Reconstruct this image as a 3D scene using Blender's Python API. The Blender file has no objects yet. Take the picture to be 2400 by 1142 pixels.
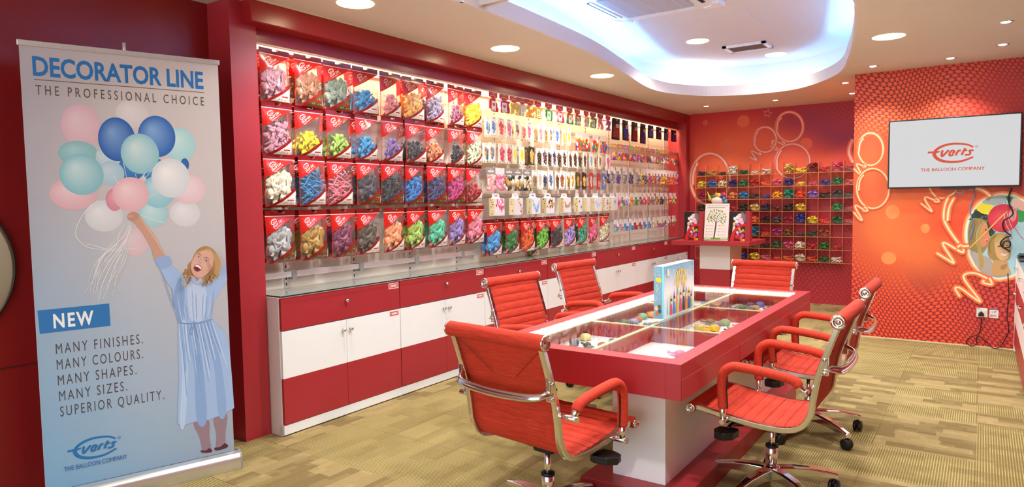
import bpy, bmesh, math, random
from math import sin, cos, pi, sqrt, atan2
from mathutils import Vector, Matrix
from mathutils.geometry import tessellate_polygon
random.seed(7)
SC = bpy.context.scene
COL = SC.collection

# ------------------------------------------------------------------ camera
cam_d = bpy.data.cameras.new('camera')
cam_d.sensor_width = 36.0
cam_d.lens = 36.0 * 1596.173 / 2400.0
cam_d.clip_start = 0.05
cam = bpy.data.objects.new('camera', cam_d)
COL.objects.link(cam)
_r = Vector((0.822975, 0.567868, -0.015429)).normalized()
_d = Vector((0.023277, -0.060846, -0.997876)).normalized()
_f = Vector((-0.567601, 0.820867, -0.063294)).normalized()
cam.matrix_world = Matrix(((_r.x, -_d.x, -_f.x, 0), (_r.y, -_d.y, -_f.y, 0), (_r.z, -_d.z, -_f.z, 1.45), (0, 0, 0, 1)))
SC.camera = cam

# ------------------------------------------------------------------ world, area lamps and exposure
SC.view_settings.view_transform = 'Standard'
SC.view_settings.look = 'None'
SC.view_settings.gamma = 1.0
SC.view_settings.use_curve_mapping = False
SC.view_settings.exposure = 1.06
SC.cycles.max_bounces = 7
SC.cycles.diffuse_bounces = 4
SC.cycles.glossy_bounces = 4
SC.cycles.transmission_bounces = 4
SC.cycles.transparent_max_bounces = 24
SC.cycles.caustics_reflective = False
SC.cycles.caustics_refractive = False
SC.cycles.sample_clamp_indirect = 6.0
SC.cycles.use_denoising = True
w = bpy.data.worlds.new('daylight'); SC.world = w; w.use_nodes = True
w.node_tree.nodes['Background'].inputs[0].default_value = (0.95, 0.98, 1.0, 1)
w.node_tree.nodes['Background'].inputs[1].default_value = 0.85

def area_lamp(name, loc, size, size_y, energy, color, rot, spread=180):
    l = bpy.data.lights.new(name, 'AREA'); l.shape = 'RECTANGLE'; l.size = size; l.size_y = size_y
    l.energy = energy; l.color = color; l.spread = math.radians(spread)
    o = bpy.data.objects.new(name, l); o.location = loc; o.rotation_euler = rot; COL.objects.link(o)
    return o
# fill lamp added behind the camera, where an open shop front is assumed
area_lamp('shopfront_fill', (-0.9, -2.4, 1.5), 4.6, 2.4, 42, (0.86, 0.94, 1.0), (math.radians(-90), 0, pi))
# concealed strip lamp at the head of the display wall
area_lamp('display_wall_strip', (-3.79, 6.1, 2.50), 0.06, 6.9, 36, (1, 0.74, 0.44), (0, 0, 0))

# ------------------------------------------------------------------ helpers
def lin(c):
    if isinstance(c, str):
        c = tuple(int(c[i:i + 2], 16) for i in (0, 2, 4))
    return tuple(((x / 255.0) / 12.92 if x <= 10 else ((x / 255.0 + 0.055) / 1.055) ** 2.4) for x in c)

class MB:
    """collects vertices and faces, each face with a material slot, a colour and uvs"""
    def __init__(s):
        s.v = []; s.f = []; s.mi = []; s.col = []; s.sm = []; s.uv = {}
    def add(s, vs, fs, mi=0, col=None, smooth=False):
        b = len(s.v); s.v += [tuple(x) for x in vs]
        for f in fs:
            s.f.append(tuple(b + i for i in f)); s.mi.append(mi); s.col.append(col); s.sm.append(smooth)
        return s
    def box(s, x0, x1, y0, y1, z0, z1, mi=0, col=None):
        v = [(x, y, z) for z in (z0, z1) for y in (y0, y1) for x in (x0, x1)]
        return s.add(v, [(0, 2, 3, 1), (4, 5, 7, 6), (0, 1, 5, 4), (2, 6, 7, 3), (0, 4, 6, 2), (1, 3, 7, 5)], mi, col)
    def bbox(s, x0, x1, y0, y1, z0, z1, b=0.004, mi=0, col=None):
        # box with bevelled edges
        v = []; 
        X = (x0, x0 + b, x1 - b, x1); Y = (y0, y0 + b, y1 - b, y1); Z = (z0, z0 + b, z1 - b, z1)
        bm = bmesh.new()
        bmesh.ops.create_cube(bm, size=1.0)
        for q in bm.verts:
            q.co = Vector(((x0 + x1) / 2 + q.co.x * (x1 - x0), (y0 + y1) / 2 + q.co.y * (y1 - y0), (z0 + z1) / 2 + q.co.z * (z1 - z0)))
        bmesh.ops.bevel(bm, geom=list(bm.edges), offset=b, segments=2, affect='EDGES', profile=0.6)
        bm.verts.index_update()
        s.add([q.co[:] for q in bm.verts], [[q.index for q in f.verts] for f in bm.faces], mi, col)
        bm.free(); return s
    def tube(s, pts, r, n=8, mi=0, col=None, cap=True, closed=False, flat=1.0, up=(0, 0, 1)):
        pts = [Vector(p) for p in pts]; N = len(pts); rs = r if isinstance(r, (list, tuple)) else [r] * N
        vs = []; up = Vector(up)
        pu = None
        for i, p in enumerate(pts):
            a = pts[(i - 1) % N] if (i > 0 or closed) else p
            c = pts[(i + 1) % N] if (i < N - 1 or closed) else p
            t = (c - a).normalized()
            if pu is None:
                u = up - t * up.dot(t)
                if u.length < 1e-3: u = Vector((1, 0, 0)) - t * t.x
                u.normalize()
            else:
                u = pu - t * pu.dot(t); u.normalize()
            pu = u; w_ = t.cross(u)
            for k in range(n):
                an = 2 * pi * k / n
                vs.append(p + u * (cos(an) * rs[i] * flat) + w_ * (sin(an) * rs[i]))
        fs = []
        for i in range(N if closed else N - 1):
            j = (i + 1) % N
            for k in range(n):
                l = (k + 1) % n
                fs.append((i * n + k, i * n + l, j * n + l, j * n + k))
        s.add(vs, fs, mi, col, True)
        if cap and not closed:
            b = len(s.v) - len(vs)
            for q in ([b + k for k in range(n)][::-1], [b + (N - 1) * n + k for k in range(n)]):
                s.f.append(tuple(q)); s.mi.append(mi); s.col.append(col); s.sm.append(False)
        return s
    def lathe(s, prof, n=24, mi=0, col=None, M=None):
        # prof: (r, z) pairs around +z, placed by M
        vs = []; M = M or Matrix()
        for r, z in prof:
            for k in range(n):
                vs.append(M @ Vector((r * cos(2 * pi * k / n), r * sin(2 * pi * k / n), z)))
        fs = []
        for i in range(len(prof) - 1):
            for k in range(n):
                l = (k + 1) % n
                fs.append((i * n + k, i * n + l, (i + 1) * n + l, (i + 1) * n + k))
        s.add(vs, fs, mi, col, True)
        b = len(s.v) - len(vs)
        if prof[0][0] > 1e-6:
            s.f.append(tuple(b + k for k in range(n))[::-1]); s.mi.append(mi); s.col.append(col); s.sm.append(False)
        if prof[-1][0] > 1e-6:
            s.f.append(tuple(b + (len(prof) - 1) * n + k for k in range(n))); s.mi.append(mi); s.col.append(col); s.sm.append(False)
        return s
    def prism(s, poly, z0, z1, mi=0, col=None, M=None):
        M = M or Matrix(); n = len(poly)
        a = sum(poly[i][0] * poly[(i + 1) % n][1] - poly[(i + 1) % n][0] * poly[i][1] for i in range(n))
        if a < 0: poly = poly[::-1]
        vs = [M @ Vector((p[0], p[1], z0)) for p in poly] + [M @ Vector((p[0], p[1], z1)) for p in poly]
        fs = [tuple(range(n))[::-1], tuple(range(n, 2 * n))] + [(i, (i + 1) % n, n + (i + 1) % n, n + i) for i in range(n)]
        return s.add(vs, fs, mi, col)
    def build(s, name, mats, parent=None, bevel=0, subsurf=0):
        me = bpy.data.meshes.new(name)
        me.from_pydata(s.v, [], s.f)
        mats = mats if isinstance(mats, (list, tuple)) else [mats]
        for m in mats: me.materials.append(m)
        me.polygons.foreach_set('material_index', s.mi)
        me.polygons.foreach_set('use_smooth', s.sm)
        if any(c is not None for c in s.col):
            at = me.color_attributes.new('Col', 'FLOAT_COLOR', 'CORNER'); k = 0
            for p, c in zip(me.polygons, s.col):
                if c is None: c = (1, 1, 1)
                multi = isinstance(c, list)
                for i in range(p.loop_total):
                    cc = c[i] if multi else c
                    at.data[k].color = (cc[0], cc[1], cc[2], 1); k += 1
        if s.uv:
            ul = me.uv_layers.new(name='UVMap')
            for lp in me.loops:
                ul.data[lp.index].uv = s.uv.get(lp.vertex_index, (0, 0))
        me.update()
        o = bpy.data.objects.new(name, me); COL.objects.link(o)
        if parent: o.parent = parent
        if bevel:
            b = o.modifiers.new('bevel', 'BEVEL'); b.width = bevel; b.segments = 2; b.limit_method = 'ANGLE'
        if subsurf:
            b = o.modifiers.new('sub', 'SUBSURF'); b.levels = subsurf; b.render_levels = subsurf
        return o

def thing(name, label, cat, loc=(0, 0, 0), rz=0, group=None):
    o = bpy.data.objects.new(name, None); COL.objects.link(o)
    o.empty_display_size = 0.1
    o.location = loc; o.rotation_euler = (0, 0, rz); return tag(o, label, cat, group)
def tag(o, label, cat, group=None):
    o['label'] = label; o['category'] = cat
    if group: o['group'] = group
    return o
def struct(o):
    o['kind'] = 'structure'; return o
def dup(root, loc=None, rz=None, label=None, group=None, color=None):
    r = root.copy(); COL.objects.link(r)
    if loc is not None: r.location = loc
    if rz is not None: r.rotation_euler = (0, 0, rz)
    if label: r['label'] = label
    if group: r['group'] = group
    if color: r.color = color
    for ch in list(root.children):
        c = ch.copy(); COL.objects.link(c); c.parent = r
        if color: c.color = color
        for g in list(ch.children):
            d = g.copy(); COL.objects.link(d); d.parent = c
            if color: d.color = color
    return r

_txt = {}
def text2d(body, size=1.0, bold=0.0, shear=0.0, spacing=1.0):
    """triangles of a line of lettering, cap height scaled to `size`, starting at x=0"""
    key = (body, bold, shear, spacing)
    if key not in _txt:
        cu = bpy.data.curves.new('t', 'FONT'); cu.body = body; cu.offset = bold; cu.shear = shear
        cu.space_character = spacing; cu.resolution_u = 3; cu.fill_mode = 'FRONT'
        ob = bpy.data.objects.new('t', cu); COL.objects.link(ob)
        dg = bpy.context.evaluated_depsgraph_get(); dg.update()
        me = bpy.data.meshes.new_from_object(ob.evaluated_get(dg))
        vs = [(v.co.x, v.co.y) for v in me.vertices]; fs = [tuple(p.vertices) for p in me.polygons]
        bpy.data.objects.remove(ob); bpy.data.curves.remove(cu); bpy.data.meshes.remove(me)
        x0 = min([v[0] for v in vs] or [0])
        _txt[key] = ([((v[0] - x0) / 0.729, v[1] / 0.729) for v in vs], fs)
    vs, fs = _txt[key]
    return [(x * size, y * size) for x, y in vs], fs

class Print:
    """flat artwork made of coloured shapes laid in order on a real surface.  P(u, v, h) gives the point at height h above it"""
    def __init__(s, P, step=0.00025, h0=0.0004):
        s.P = P; s.step = min(step, .00003); s.h = h0; s.mb = MB()
    def _nx(s):
        s.h += s.step; return s.h
    def raw(s, vs, fs, col, hold=False):
        h = s.h if hold else s._nx()
        s.mb.add([s.P(x, y, h) for x, y in vs], fs, 0, col)
    def poly(s, pts, col):
        tr = tessellate_polygon([[Vector((p[0], p[1], 0)) for p in pts]])
        fs = []
        for t in tr:
            a = [pts[i] for i in t]
            c = (a[1][0] - a[0][0]) * (a[2][1] - a[0][1]) - (a[2][0] - a[0][0]) * (a[1][1] - a[0][1])
            fs.append(tuple(t) if c > 0 else tuple(t)[::-1])
        s.raw(pts, fs, lin(col) if not isinstance(col[0], float) else col)
    def rect(s, x0, y0, x1, y1, col):
        s.poly([(x0, y0), (x1, y0), (x1, y1), (x0, y1)], col)
    def ell(s, cx, cy, rx, ry, col, hi=None, n=28, rot=0, hx=-0.3, hy=0.35):
        # ellipse, shaded as printed from hi (at the printed glint) to col
        c = lin(col); hc = lin(hi) if hi else c
        pts = [(cx + hx * rx if hi else cx, cy + hy * ry if hi else cy)]
        for k in range(n):
            a = 2 * pi * k / n; x = cos(a) * rx; y = sin(a) * ry
            pts.append((cx + x * cos(rot) - y * sin(rot), cy + x * sin(rot) + y * cos(rot)))
        h = s._nx()
        s.mb.add([s.P(x, y, h) for x, y in pts], [(0, 1 + k, 1 + (k + 1) % n) for k in range(n)], 0, None)
        for k in range(n):
            s.mb.col[-1 - k] = [hc, c, c]
    def line(s, pts, wd, col, closed=False, taper=False):
        pts = [Vector((p[0], p[1])) for p in pts]; N = len(pts); L = []; Rr = []
        for i in range(N):
            a = pts[i - 1] if (i > 0 or closed) else pts[i]
            b = pts[(i + 1) % N] if (i < N - 1 or closed) else pts[i]
            t = (b - a)
            if t.length < 1e-9: t = Vector((1, 0))
            t.normalize(); n = Vector((-t.y, t.x)); w_ = wd / 2
            if taper and not closed: w_ *= 0.25 + 0.75 * sin(pi * (0.1 + 0.8 * i / max(1, N - 1)))
            L.append(pts[i] + n * w_); Rr.append(pts[i] - n * w_)
        M_ = N if closed else N - 1
        bad = any((L[(i + 1) % N] - L[i]).dot(pts[(i + 1) % N] - pts[i]) <= 0 or (Rr[(i + 1) % N] - Rr[i]).dot(pts[(i + 1) % N] - pts[i]) <= 0 for i in range(M_))
        if not bad:
            vs = [tuple(p) for p in Rr] + [tuple(p) for p in L]
            s.raw(vs, [(i, (i + 1) % N, N + (i + 1) % N, N + i) for i in range(M_)], lin(col)); return
        h = s._nx(); c = lin(col)          # tight turns: separate lengths with round joints
        for i in range(M_):
            a, b = pts[i], pts[(i + 1) % N]; t = (b - a)
            if t.length < 1e-6: continue
            t.normalize(); n = Vector((-t.y, t.x)) * wd / 2; hh = h + i * 3e-5; s.h = hh + 1.5e-5
            s.mb.add([s.P(p.x, p.y, hh) for p in (a - n, b - n, b + n, a + n)], [(0, 1, 2, 3)], 0, c)
            s.mb.add([s.P(b.x + cos(k * pi / 5) * wd / 2, b.y + sin(k * pi / 5) * wd / 2, hh + 1.5e-5) for k in range(10)], [tuple(range(10))], 0, c)
    def text(s, x, y, body, size, col, width=None, bold=0.0, shear=0.0, spacing=1.0, align='l', dirv=(1, 0)):
        vs, fs = text2d(body, size, bold, shear, spacing)
        w0 = max([v[0] for v in vs] or [1]); k = (width / w0) if width else 1.0
        off = -w0 * k / 2 if align == 'c' else (-w0 * k if align == 'r' else 0)
        dx, dy = dirv; q = sqrt(dx * dx + dy * dy); dx /= q; dy /= q
        vs = [(x + (vx * k + off) * dx - vy * dy, y + (vx * k + off) * dy + vy * dx) for vx, vy in vs]
        s.raw(vs, fs, lin(col))
    def build(s, name, mat, parent=None):
        return s.mb.build(name, mat, parent)

def smooth(pts, k=6, closed=False):
    """Catmull-Rom through the points"""
    P_ = [Vector(p) for p in pts]; N = len(P_); out = []
    for i in range(N if closed else N - 1):
        a = P_[(i - 1) % N] if (i > 0 or closed) else P_[i]
        b = P_[i]; c = P_[(i + 1) % N]
        d = P_[(i + 2) % N] if (i < N - 2 or closed) else c
        for j in range(k):
            t = j / k
            out.append(tuple(0.5 * ((2 * b) + (c - a) * t + (2 * a - 5 * b + 4 * c - d) * t * t + (3 * b - a - 3 * c + d) * t ** 3)))
    if not closed: out.append(tuple(P_[-1]))
    return out

# ------------------------------------------------------------------ materials
class N_:
    """small arithmetic on shader sockets"""
    def __init__(s, nt, k): s.nt = nt; s.k = k
    def op(s, o, *a):
        n = s.nt.nodes.new('ShaderNodeMath'); n.operation = o
        for i, x in enumerate((s,) + a):
            if isinstance(x, N_): s.nt.links.new(x.k, n.inputs[i])
            else: n.inputs[i].default_value = x
        return N_(s.nt, n.outputs[0])
    def __add__(s, o): return s.op('ADD', o)
    def __sub__(s, o): return s.op('SUBTRACT', o)
    def __mul__(s, o): return s.op('MULTIPLY', o)
    def __truediv__(s, o): return s.op('DIVIDE', o)
    def fl(s): return s.op('FLOOR')
    def fr(s): return s.op('FRACT')
    def sin(s): return s.op('SINE')
    def abs(s): return s.op('ABSOLUTE')
    def lt(s, o): return s.op('LESS_THAN', o)
    def gt(s, o): return s.op('GREATER_THAN', o)
    def mx(s, o): return s.op('MAXIMUM', o)
    def mn(s, o): return s.op('MINIMUM', o)
    def sq(s): return s.op('SQRT')
    def ramp(s, a, b):
        n = s.nt.nodes.new('ShaderNodeMapRange'); n.interpolation_type = 'SMOOTHSTEP'
        s.nt.links.new(s.k, n.inputs[0]); n.inputs[1].default_value = a; n.inputs[2].default_value = b
        return N_(s.nt, n.outputs[0])
def coords(nt, kind='Object'):
    tc = nt.nodes.new('ShaderNodeTexCoord'); sp = nt.nodes.new('ShaderNodeSeparateXYZ')
    nt.links.new(tc.outputs[kind], sp.inputs[0])
    return [N_(nt, sp.outputs[i]) for i in range(3)] + [tc]
def white(nt, x, y):
    c = nt.nodes.new('ShaderNodeCombineXYZ'); nt.links.new(x.k, c.inputs[0]); nt.links.new(y.k, c.inputs[1])
    n = nt.nodes.new('ShaderNodeTexWhiteNoise'); n.noise_dimensions = '3D'; nt.links.new(c.outputs[0], n.inputs[0])
    return N_(nt, n.outputs[0])
def mixc(nt, f, a, b):
    n = nt.nodes.new('ShaderNodeMix'); n.data_type = 'RGBA'
    if isinstance(f, N_): nt.links.new(f.k, n.inputs[0])
    else: n.inputs[0].default_value = f
    for i, x in ((6, a), (7, b)):
        if isinstance(x, tuple): n.inputs[i].default_value = (*x, 1)
        else: nt.links.new(x, n.inputs[i])
    return n.outputs[2]
def mat(name, col=(0.8, 0.8, 0.8), rough=0.5, metal=0.0, emit=None, es=0.0, noise=0.0, nscale=30, bump=0.0, bscale=200, spec=0.5, coat=0.0):
    m = bpy.data.materials.new(name); m.use_nodes = True; nt = m.node_tree
    b = nt.nodes['Principled BSDF']
    c = lin(col) if not (isinstance(col, tuple) and isinstance(col[0], float)) else col
    b.inputs['Base Color'].default_value = (*c, 1); b.inputs['Roughness'].default_value = rough
    b.inputs['Metallic'].default_value = metal; b.inputs['Specular IOR Level'].default_value = spec
    if coat: b.inputs['Coat Weight'].default_value = coat; b.inputs['Coat Roughness'].default_value = 0.08
    if emit:
        b.inputs['Emission Color'].default_value = (*(lin(emit) if not isinstance(emit[0], float) else emit), 1)
        b.inputs['Emission Strength'].default_value = es
    tc = nt.nodes.new('ShaderNodeTexCoord')
    if noise:
        n = nt.nodes.new('ShaderNodeTexNoise'); n.inputs['Scale'].default_value = nscale; n.inputs['Detail'].default_value = 3
        nt.links.new(tc.outputs['Object'], n.inputs['Vector'])
        o = mixc(nt, N_(nt, n.outputs[0]), tuple(x * (1 - noise) for x in c), tuple(min(1, x * (1 + noise)) for x in c))
        nt.links.new(o, b.inputs['Base Color'])
    if bump:
        n = nt.nodes.new('ShaderNodeTexNoise'); n.inputs['Scale'].default_value = bscale
        nt.links.new(tc.outputs['Object'], n.inputs['Vector'])
        q = nt.nodes.new('ShaderNodeBump'); q.inputs['Strength'].default_value = bump; q.inputs['Distance'].default_value = 0.01
        nt.links.new(n.outputs[0], q.inputs['Height']); nt.links.new(q.outputs[0], b.inputs['Normal'])
    return m
def bsdf(m): return m.node_tree.nodes['Principled BSDF']

M = {}
M['red'] = mat('red_laminate', 'A82C34', 0.38, noise=0.04, nscale=3)
M['wallred'] = mat('dark_red_cladding', '84181A', 0.34, noise=0.06, nscale=2)
M['beamred'] = mat('gloss_red_beam', '9A1E22', 0.26, noise=0.05, nscale=2)
M['white'] = mat('white_laminate', 'F2F5F7', 0.35, noise=0.02, nscale=4)
M['cream'] = mat('cream_edging', 'D8D2A8', 0.5, noise=0.03)
M['ceil'] = mat('matt_ceiling_paint', 'E2DDD2', 0.85, noise=0.015, nscale=5)
M['ceilw'] = mat('recess_ceiling_paint', 'E6E2E2', 0.85, noise=0.01, nscale=5)
M['chrome'] = mat('polished_chrome', (0.82, 0.82, 0.83), 0.13, 1.0)
M['steel'] = mat('brushed_steel', (0.70, 0.71, 0.72), 0.42, 0.7, noise=0.08, nscale=60)
M['black'] = mat('black_plastic', '0E0F11', 0.4, noise=0.05)
M['rubber'] = mat('black_rubber', '101011', 0.6, noise=0.05)
M['grey'] = mat('grey_plastic', '8E9092', 0.45, noise=0.03)
M['dark'] = mat('dark_gap', '251416', 0.7, noise=0.03)
M['wplastic'] = mat('white_plastic', 'E8E6DE', 0.4, noise=0.02)
M['teal'] = mat('teal_button', '2FB5A5', 0.4, noise=0.02)
M['bankgrey'] = mat('grey_bag_back', 'B9A9A0', 0.5)
M['lamp'] = mat('lit_lamp', (1.0, 0.95, 0.8), 0.4, emit=(1.0, 0.86, 0.55), es=14)
M['lampw'] = mat('lit_small_lamp', (1.0, 1.0, 1.0), 0.4, emit=(1.0, 0.93, 0.85), es=16)
M['cove'] = mat('lit_blue_strip', (0.6, 0.8, 1.0), 0.4, emit=(0.14, 0.42, 1.0), es=48)
M['tablelight'] = mat('lit_warm_strip', (1.0, 0.95, 0.8), 0.4, emit=(1.0, 0.88, 0.60), es=32)
M['tube'] = mat('lit_tube', (1.0, 0.95, 0.8), 0.4, emit=(1.0, 0.80, 0.5), es=8)
M['screen'] = None

def print_mat(name, rough=0.5, coat=0.0):
    m = mat(name, rough=rough, coat=coat); nt = m.node_tree
    a = nt.nodes.new('ShaderNodeVertexColor'); a.layer_name = 'Col'
    nt.links.new(a.outputs[0], bsdf(m).inputs['Base Color']); return m
M['print'] = print_mat('printed_ink', 0.55)
M['gprint'] = print_mat('glossy_print', 0.38)
m = M['screen'] = print_mat('lit_screen', 0.2)
a = [n for n in m.node_tree.nodes if n.type == 'VERTEX_COLOR'][0]
m.node_tree.links.new(a.outputs[0], bsdf(m).inputs['Emission Color']); bsdf(m).inputs['Emission Strength'].default_value = 0.36
m.node_tree.links.remove(bsdf(m).inputs['Base Color'].links[0]); bsdf(m).inputs['Base Color'].default_value = (.01, .01, .01, 1); bsdf(m).inputs['Specular IOR Level'].default_value = .08

def glassy(name, tint=(1, 1, 1), f0=0.06, fmax=0.75, rough=0.02, diff=None, bump=0.0, bscale=40):
    """thin clear sheet: see-through, with reflections that grow towards grazing angles"""
    m = bpy.data.materials.new(name); m.use_nodes = True; nt = m.node_tree
    nt.nodes.remove(nt.nodes['Principled BSDF']); out = nt.nodes['Material Output']
    tr = nt.nodes.new('ShaderNodeBsdfTransparent'); tr.inputs[0].default_value = (*tint, 1)
    gl = nt.nodes.new('ShaderNodeBsdfGlossy'); gl.inputs['Roughness'].default_value = rough
    lw = nt.nodes.new('ShaderNodeLayerWeight'); lw.inputs[0].default_value = 0.5
    f = N_(nt, lw.outputs['Facing']); f = f * f * f * f * (fmax - f0) + f0
    mx = nt.nodes.new('ShaderNodeMixShader'); nt.links.new(f.k, mx.inputs[0])
    nt.links.new(tr.outputs[0], mx.inputs[1]); nt.links.new(gl.outputs[0], mx.inputs[2])
    last = mx
    if diff:
        d = nt.nodes.new('ShaderNodeBsdfDiffuse'); d.inputs[0].default_value = (*diff[0], 1)
        m2 = nt.nodes.new('ShaderNodeMixShader'); m2.inputs[0].default_value = diff[1]
        nt.links.new(mx.outputs[0], m2.inputs[1]); nt.links.new(d.outputs[0], m2.inputs[2]); last = m2
    if bump:
        tc = nt.nodes.new('ShaderNodeTexCoord'); n = nt.nodes.new('ShaderNodeTexNoise'); n.inputs['Scale'].default_value = bscale
        n.inputs['Detail'].default_value = 3
        nt.links.new(tc.outputs['Object'], n.inputs['Vector'])
        q = nt.nodes.new('ShaderNodeBump'); q.inputs['Strength'].default_value = bump; q.inputs['Distance'].default_value = 0.02
        nt.links.new(n.outputs[0], q.inputs['Height']); nt.links.new(q.outputs[0], gl.inputs['Normal'])
    nt.links.new(last.outputs[0], out.inputs[0]); return m
M['glass'] = glassy('clear_glass', (0.97, 0.99, 0.98), 0.035, 0.5)
M['shelfglass'] = glassy('greenish_glass', (0.96, 0.985, 0.97), 0.10, 0.8)
M['acrylic'] = glassy('clear_acrylic', (0.97, 0.95, 0.93), 0.012, 0.4, 0.06, ((0.9, 0.45, 0.25), 0.012))
M['acryledge'] = mat('edge_reflection', 'E59A5A', 0.25, noise=0.05)  # orange puts the reflection along the sheet edges into the colour
M['film'] = glassy('clear_film', (0.99, 0.99, 0.99), 0.06, 0.5, 0.12, ((1, 1, 1), 0.03), 0.5, 45)
M['glassedge'] = mat('glass_edge', '16382E', 0.2, noise=0.05)

def latex(name, rough=0.42):
    m = mat(name, rough=rough); nt = m.node_tree
    oi = nt.nodes.new('ShaderNodeObjectInfo'); tc = nt.nodes.new('ShaderNodeTexCoord')
    n = nt.nodes.new('ShaderNodeTexNoise'); n.inputs['Scale'].default_value = 25
    nt.links.new(tc.outputs['Object'], n.inputs[0])
    v = N_(nt, n.outputs[0]).ramp(0.3, 0.7) * 0.35 + 0.8
    h = nt.nodes.new('ShaderNodeHueSaturation'); nt.links.new(v.k, h.inputs['Value']); nt.links.new(oi.outputs['Color'], h.inputs['Color'])
    nt.links.new(h.outputs[0], bsdf(m).inputs['Base Color']); return m
M['latex'] = latex('balloon_latex')

# bag film printed with a red top corner and a label corner (uv from the film)
def bag_mat(name, label_col):
    m = glassy(name, (0.99, 0.985, 0.98), 0.05, 0.45, 0.1, ((1, 1, 1), 0.02), 0.8, 38); nt = m.node_tree
    out = nt.nodes['Material Output']; clear = out.inputs[0].links[0].from_socket
    uv = nt.nodes.new('ShaderNodeUVMap'); sp = nt.nodes.new('ShaderNodeSeparateXYZ'); nt.links.new(uv.outputs[0], sp.inputs[0])
    u = N_(nt, sp.outputs[0]); v = N_(nt, sp.outputs[1])
    red = (v - u * 0.36).gt(0.53).mx(v.gt(0.9))
    band = (v - u * 0.40).lt(-0.02) * v.lt(0.9)
    lab = (v - u * 0.40).lt(-0.085) * v.gt(0.03) * u.lt(0.97)
    bar = (v - 0.115).abs().lt(0.011) * u.gt(0.6) * u.lt(0.85)
    edge = u.lt(0.02).mx(u.gt(0.985)).mx(v.lt(0.03)) * v.lt(0.53)
    seam = (v - 0.893).abs().lt(0.006)
    ink = red.mx(band)
    c = mixc(nt, v.gt(0.9), lin('C4231C'), lin('7E1414'))
    c = mixc(nt, band, c, lin('8E1A17'))
    c = mixc(nt, lab, c, lin(label_col)); c = mixc(nt, bar * lab, c, lin('C01818')); c = mixc(nt, seam, c, lin('F0D8CC'))
    p = nt.nodes.new('ShaderNodeBsdfPrincipled'); nt.links.new(c, p.inputs['Base Color']); p.inputs['Roughness'].default_value = 0.22
    gl = [n for n in nt.nodes if n.type == 'BSDF_GLOSSY'][0]
    mx = nt.nodes.new('ShaderNodeMixShader'); nt.links.new(ink.mx(edge * 0.6).mx(seam).k, mx.inputs[0])
    nt.links.new(clear, mx.inputs[1]); nt.links.new(p.outputs[0], mx.inputs[2]); nt.links.new(mx.outputs[0], out.inputs[0])
    return m
M['bagw'] = bag_mat('printed_bag_white_label', 'ECEAE4')
M['bago'] = bag_mat('printed_bag_olive_label', '5A4A1E')

# chair fabric: woven orange-red with fine cross streaks
m = M['fabric'] = mat('orange_red_weave', 'D23A22', 0.85); nt = m.node_tree
x, y, z, tc = coords(nt)
mp = nt.nodes.new('ShaderNodeMapping'); mp.inputs['Scale'].default_value = (14, 160, 160); nt.links.new(tc.outputs['Object'], mp.inputs[0])
n = nt.nodes.new('ShaderNodeTexNoise'); n.inputs['Scale'].default_value = 1.0; n.inputs['Detail'].default_value = 4; nt.links.new(mp.outputs[0], n.inputs[0])
nt.links.new(mixc(nt, N_(nt, n.outputs[0]).ramp(0.3, 0.7), lin('B42A14'), lin('CC3A1C')), bsdf(m).inputs['Base Color'])
q = nt.nodes.new('ShaderNodeBump'); q.inputs['Strength'].default_value = 0.12; q.inputs['Distance'].default_value = 0.002
nt.links.new(n.outputs[0], q.inputs['Height']); nt.links.new(q.outputs[0], bsdf(m).inputs['Normal'])

M['seam'] = mat('seam_shade', '961F0F', 0.9, noise=.05)  # seams are real; the darker tone paints in the shade of their grooves
# carpet tiles: plank patches of olive and beige, some ribbed
m = M['carpet'] = mat('patchwork_carpet_tile', rough=0.95, spec=0.1); nt = m.node_tree
x, y, z, tc = coords(nt)
rot = x.lt(-1.0)
def sel(a, b): return a * (rot * -1.0 + 1.0) + b * rot
U = sel(x, y); V = sel(y, x)          # U: along the patches
tu = (U / 0.5).fl(); tv = (V / 0.5).fl()
row = (V / 0.083).fl()
off = white(nt, row, row * 0.37 + 5.0)
pl = ((U + off * 0.9) / 0.23).fl()
a1 = white(nt, pl, row)
row2 = (V / 0.0415).fl(); pl2 = ((U + white(nt, row2, row2) * 0.7) / 0.11).fl()
a2 = white(nt, pl2, row2 + 31.0)
pair = ((V + 0.13) / 0.25).fl()
rib = white(nt, tu, pair + 9.0).gt(0.45)
st = (U * (2 * pi / 0.0125)).sin().ramp(-0.15, 0.5)
tone = a1.gt(0.5) * 0.45 + a2.gt(0.66) * 0.22 + a1 * 0.25
base = mixc(nt, tone, lin('84714A'), lin('B6A270'))
ribc = mixc(nt, st, lin('7E6C40'), lin('C0B278'))
c = mixc(nt, rib * (a1 * 0.5 + 0.45), base, ribc)
n = nt.nodes.new('ShaderNodeTexNoise'); n.inputs['Scale'].default_value = 170; n.inputs['Detail'].default_value = 2; nt.links.new(tc.outputs['Object'], n.inputs[0])
sm = ((U / 0.5).fr() - 0.5).abs().gt(0.494).mx(((V / 0.5).fr() - 0.5).abs().gt(0.494))
c = mixc(nt, N_(nt, n.outputs[0]).ramp(0.25, 0.75) * 0.4, c, lin('5E4E2C'))
c = mixc(nt, sm * 0.25, c, lin('4A3C20'))
nt.links.new(c, bsdf(m).inputs['Base Color'])
q = nt.nodes.new('ShaderNodeBump'); q.inputs['Strength'].default_value = 0.5; q.inputs['Distance'].default_value = 0.004
nt.links.new(n.outputs[0], q.inputs['Height']); nt.links.new(q.outputs[0], bsdf(m).inputs['Normal'])

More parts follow.
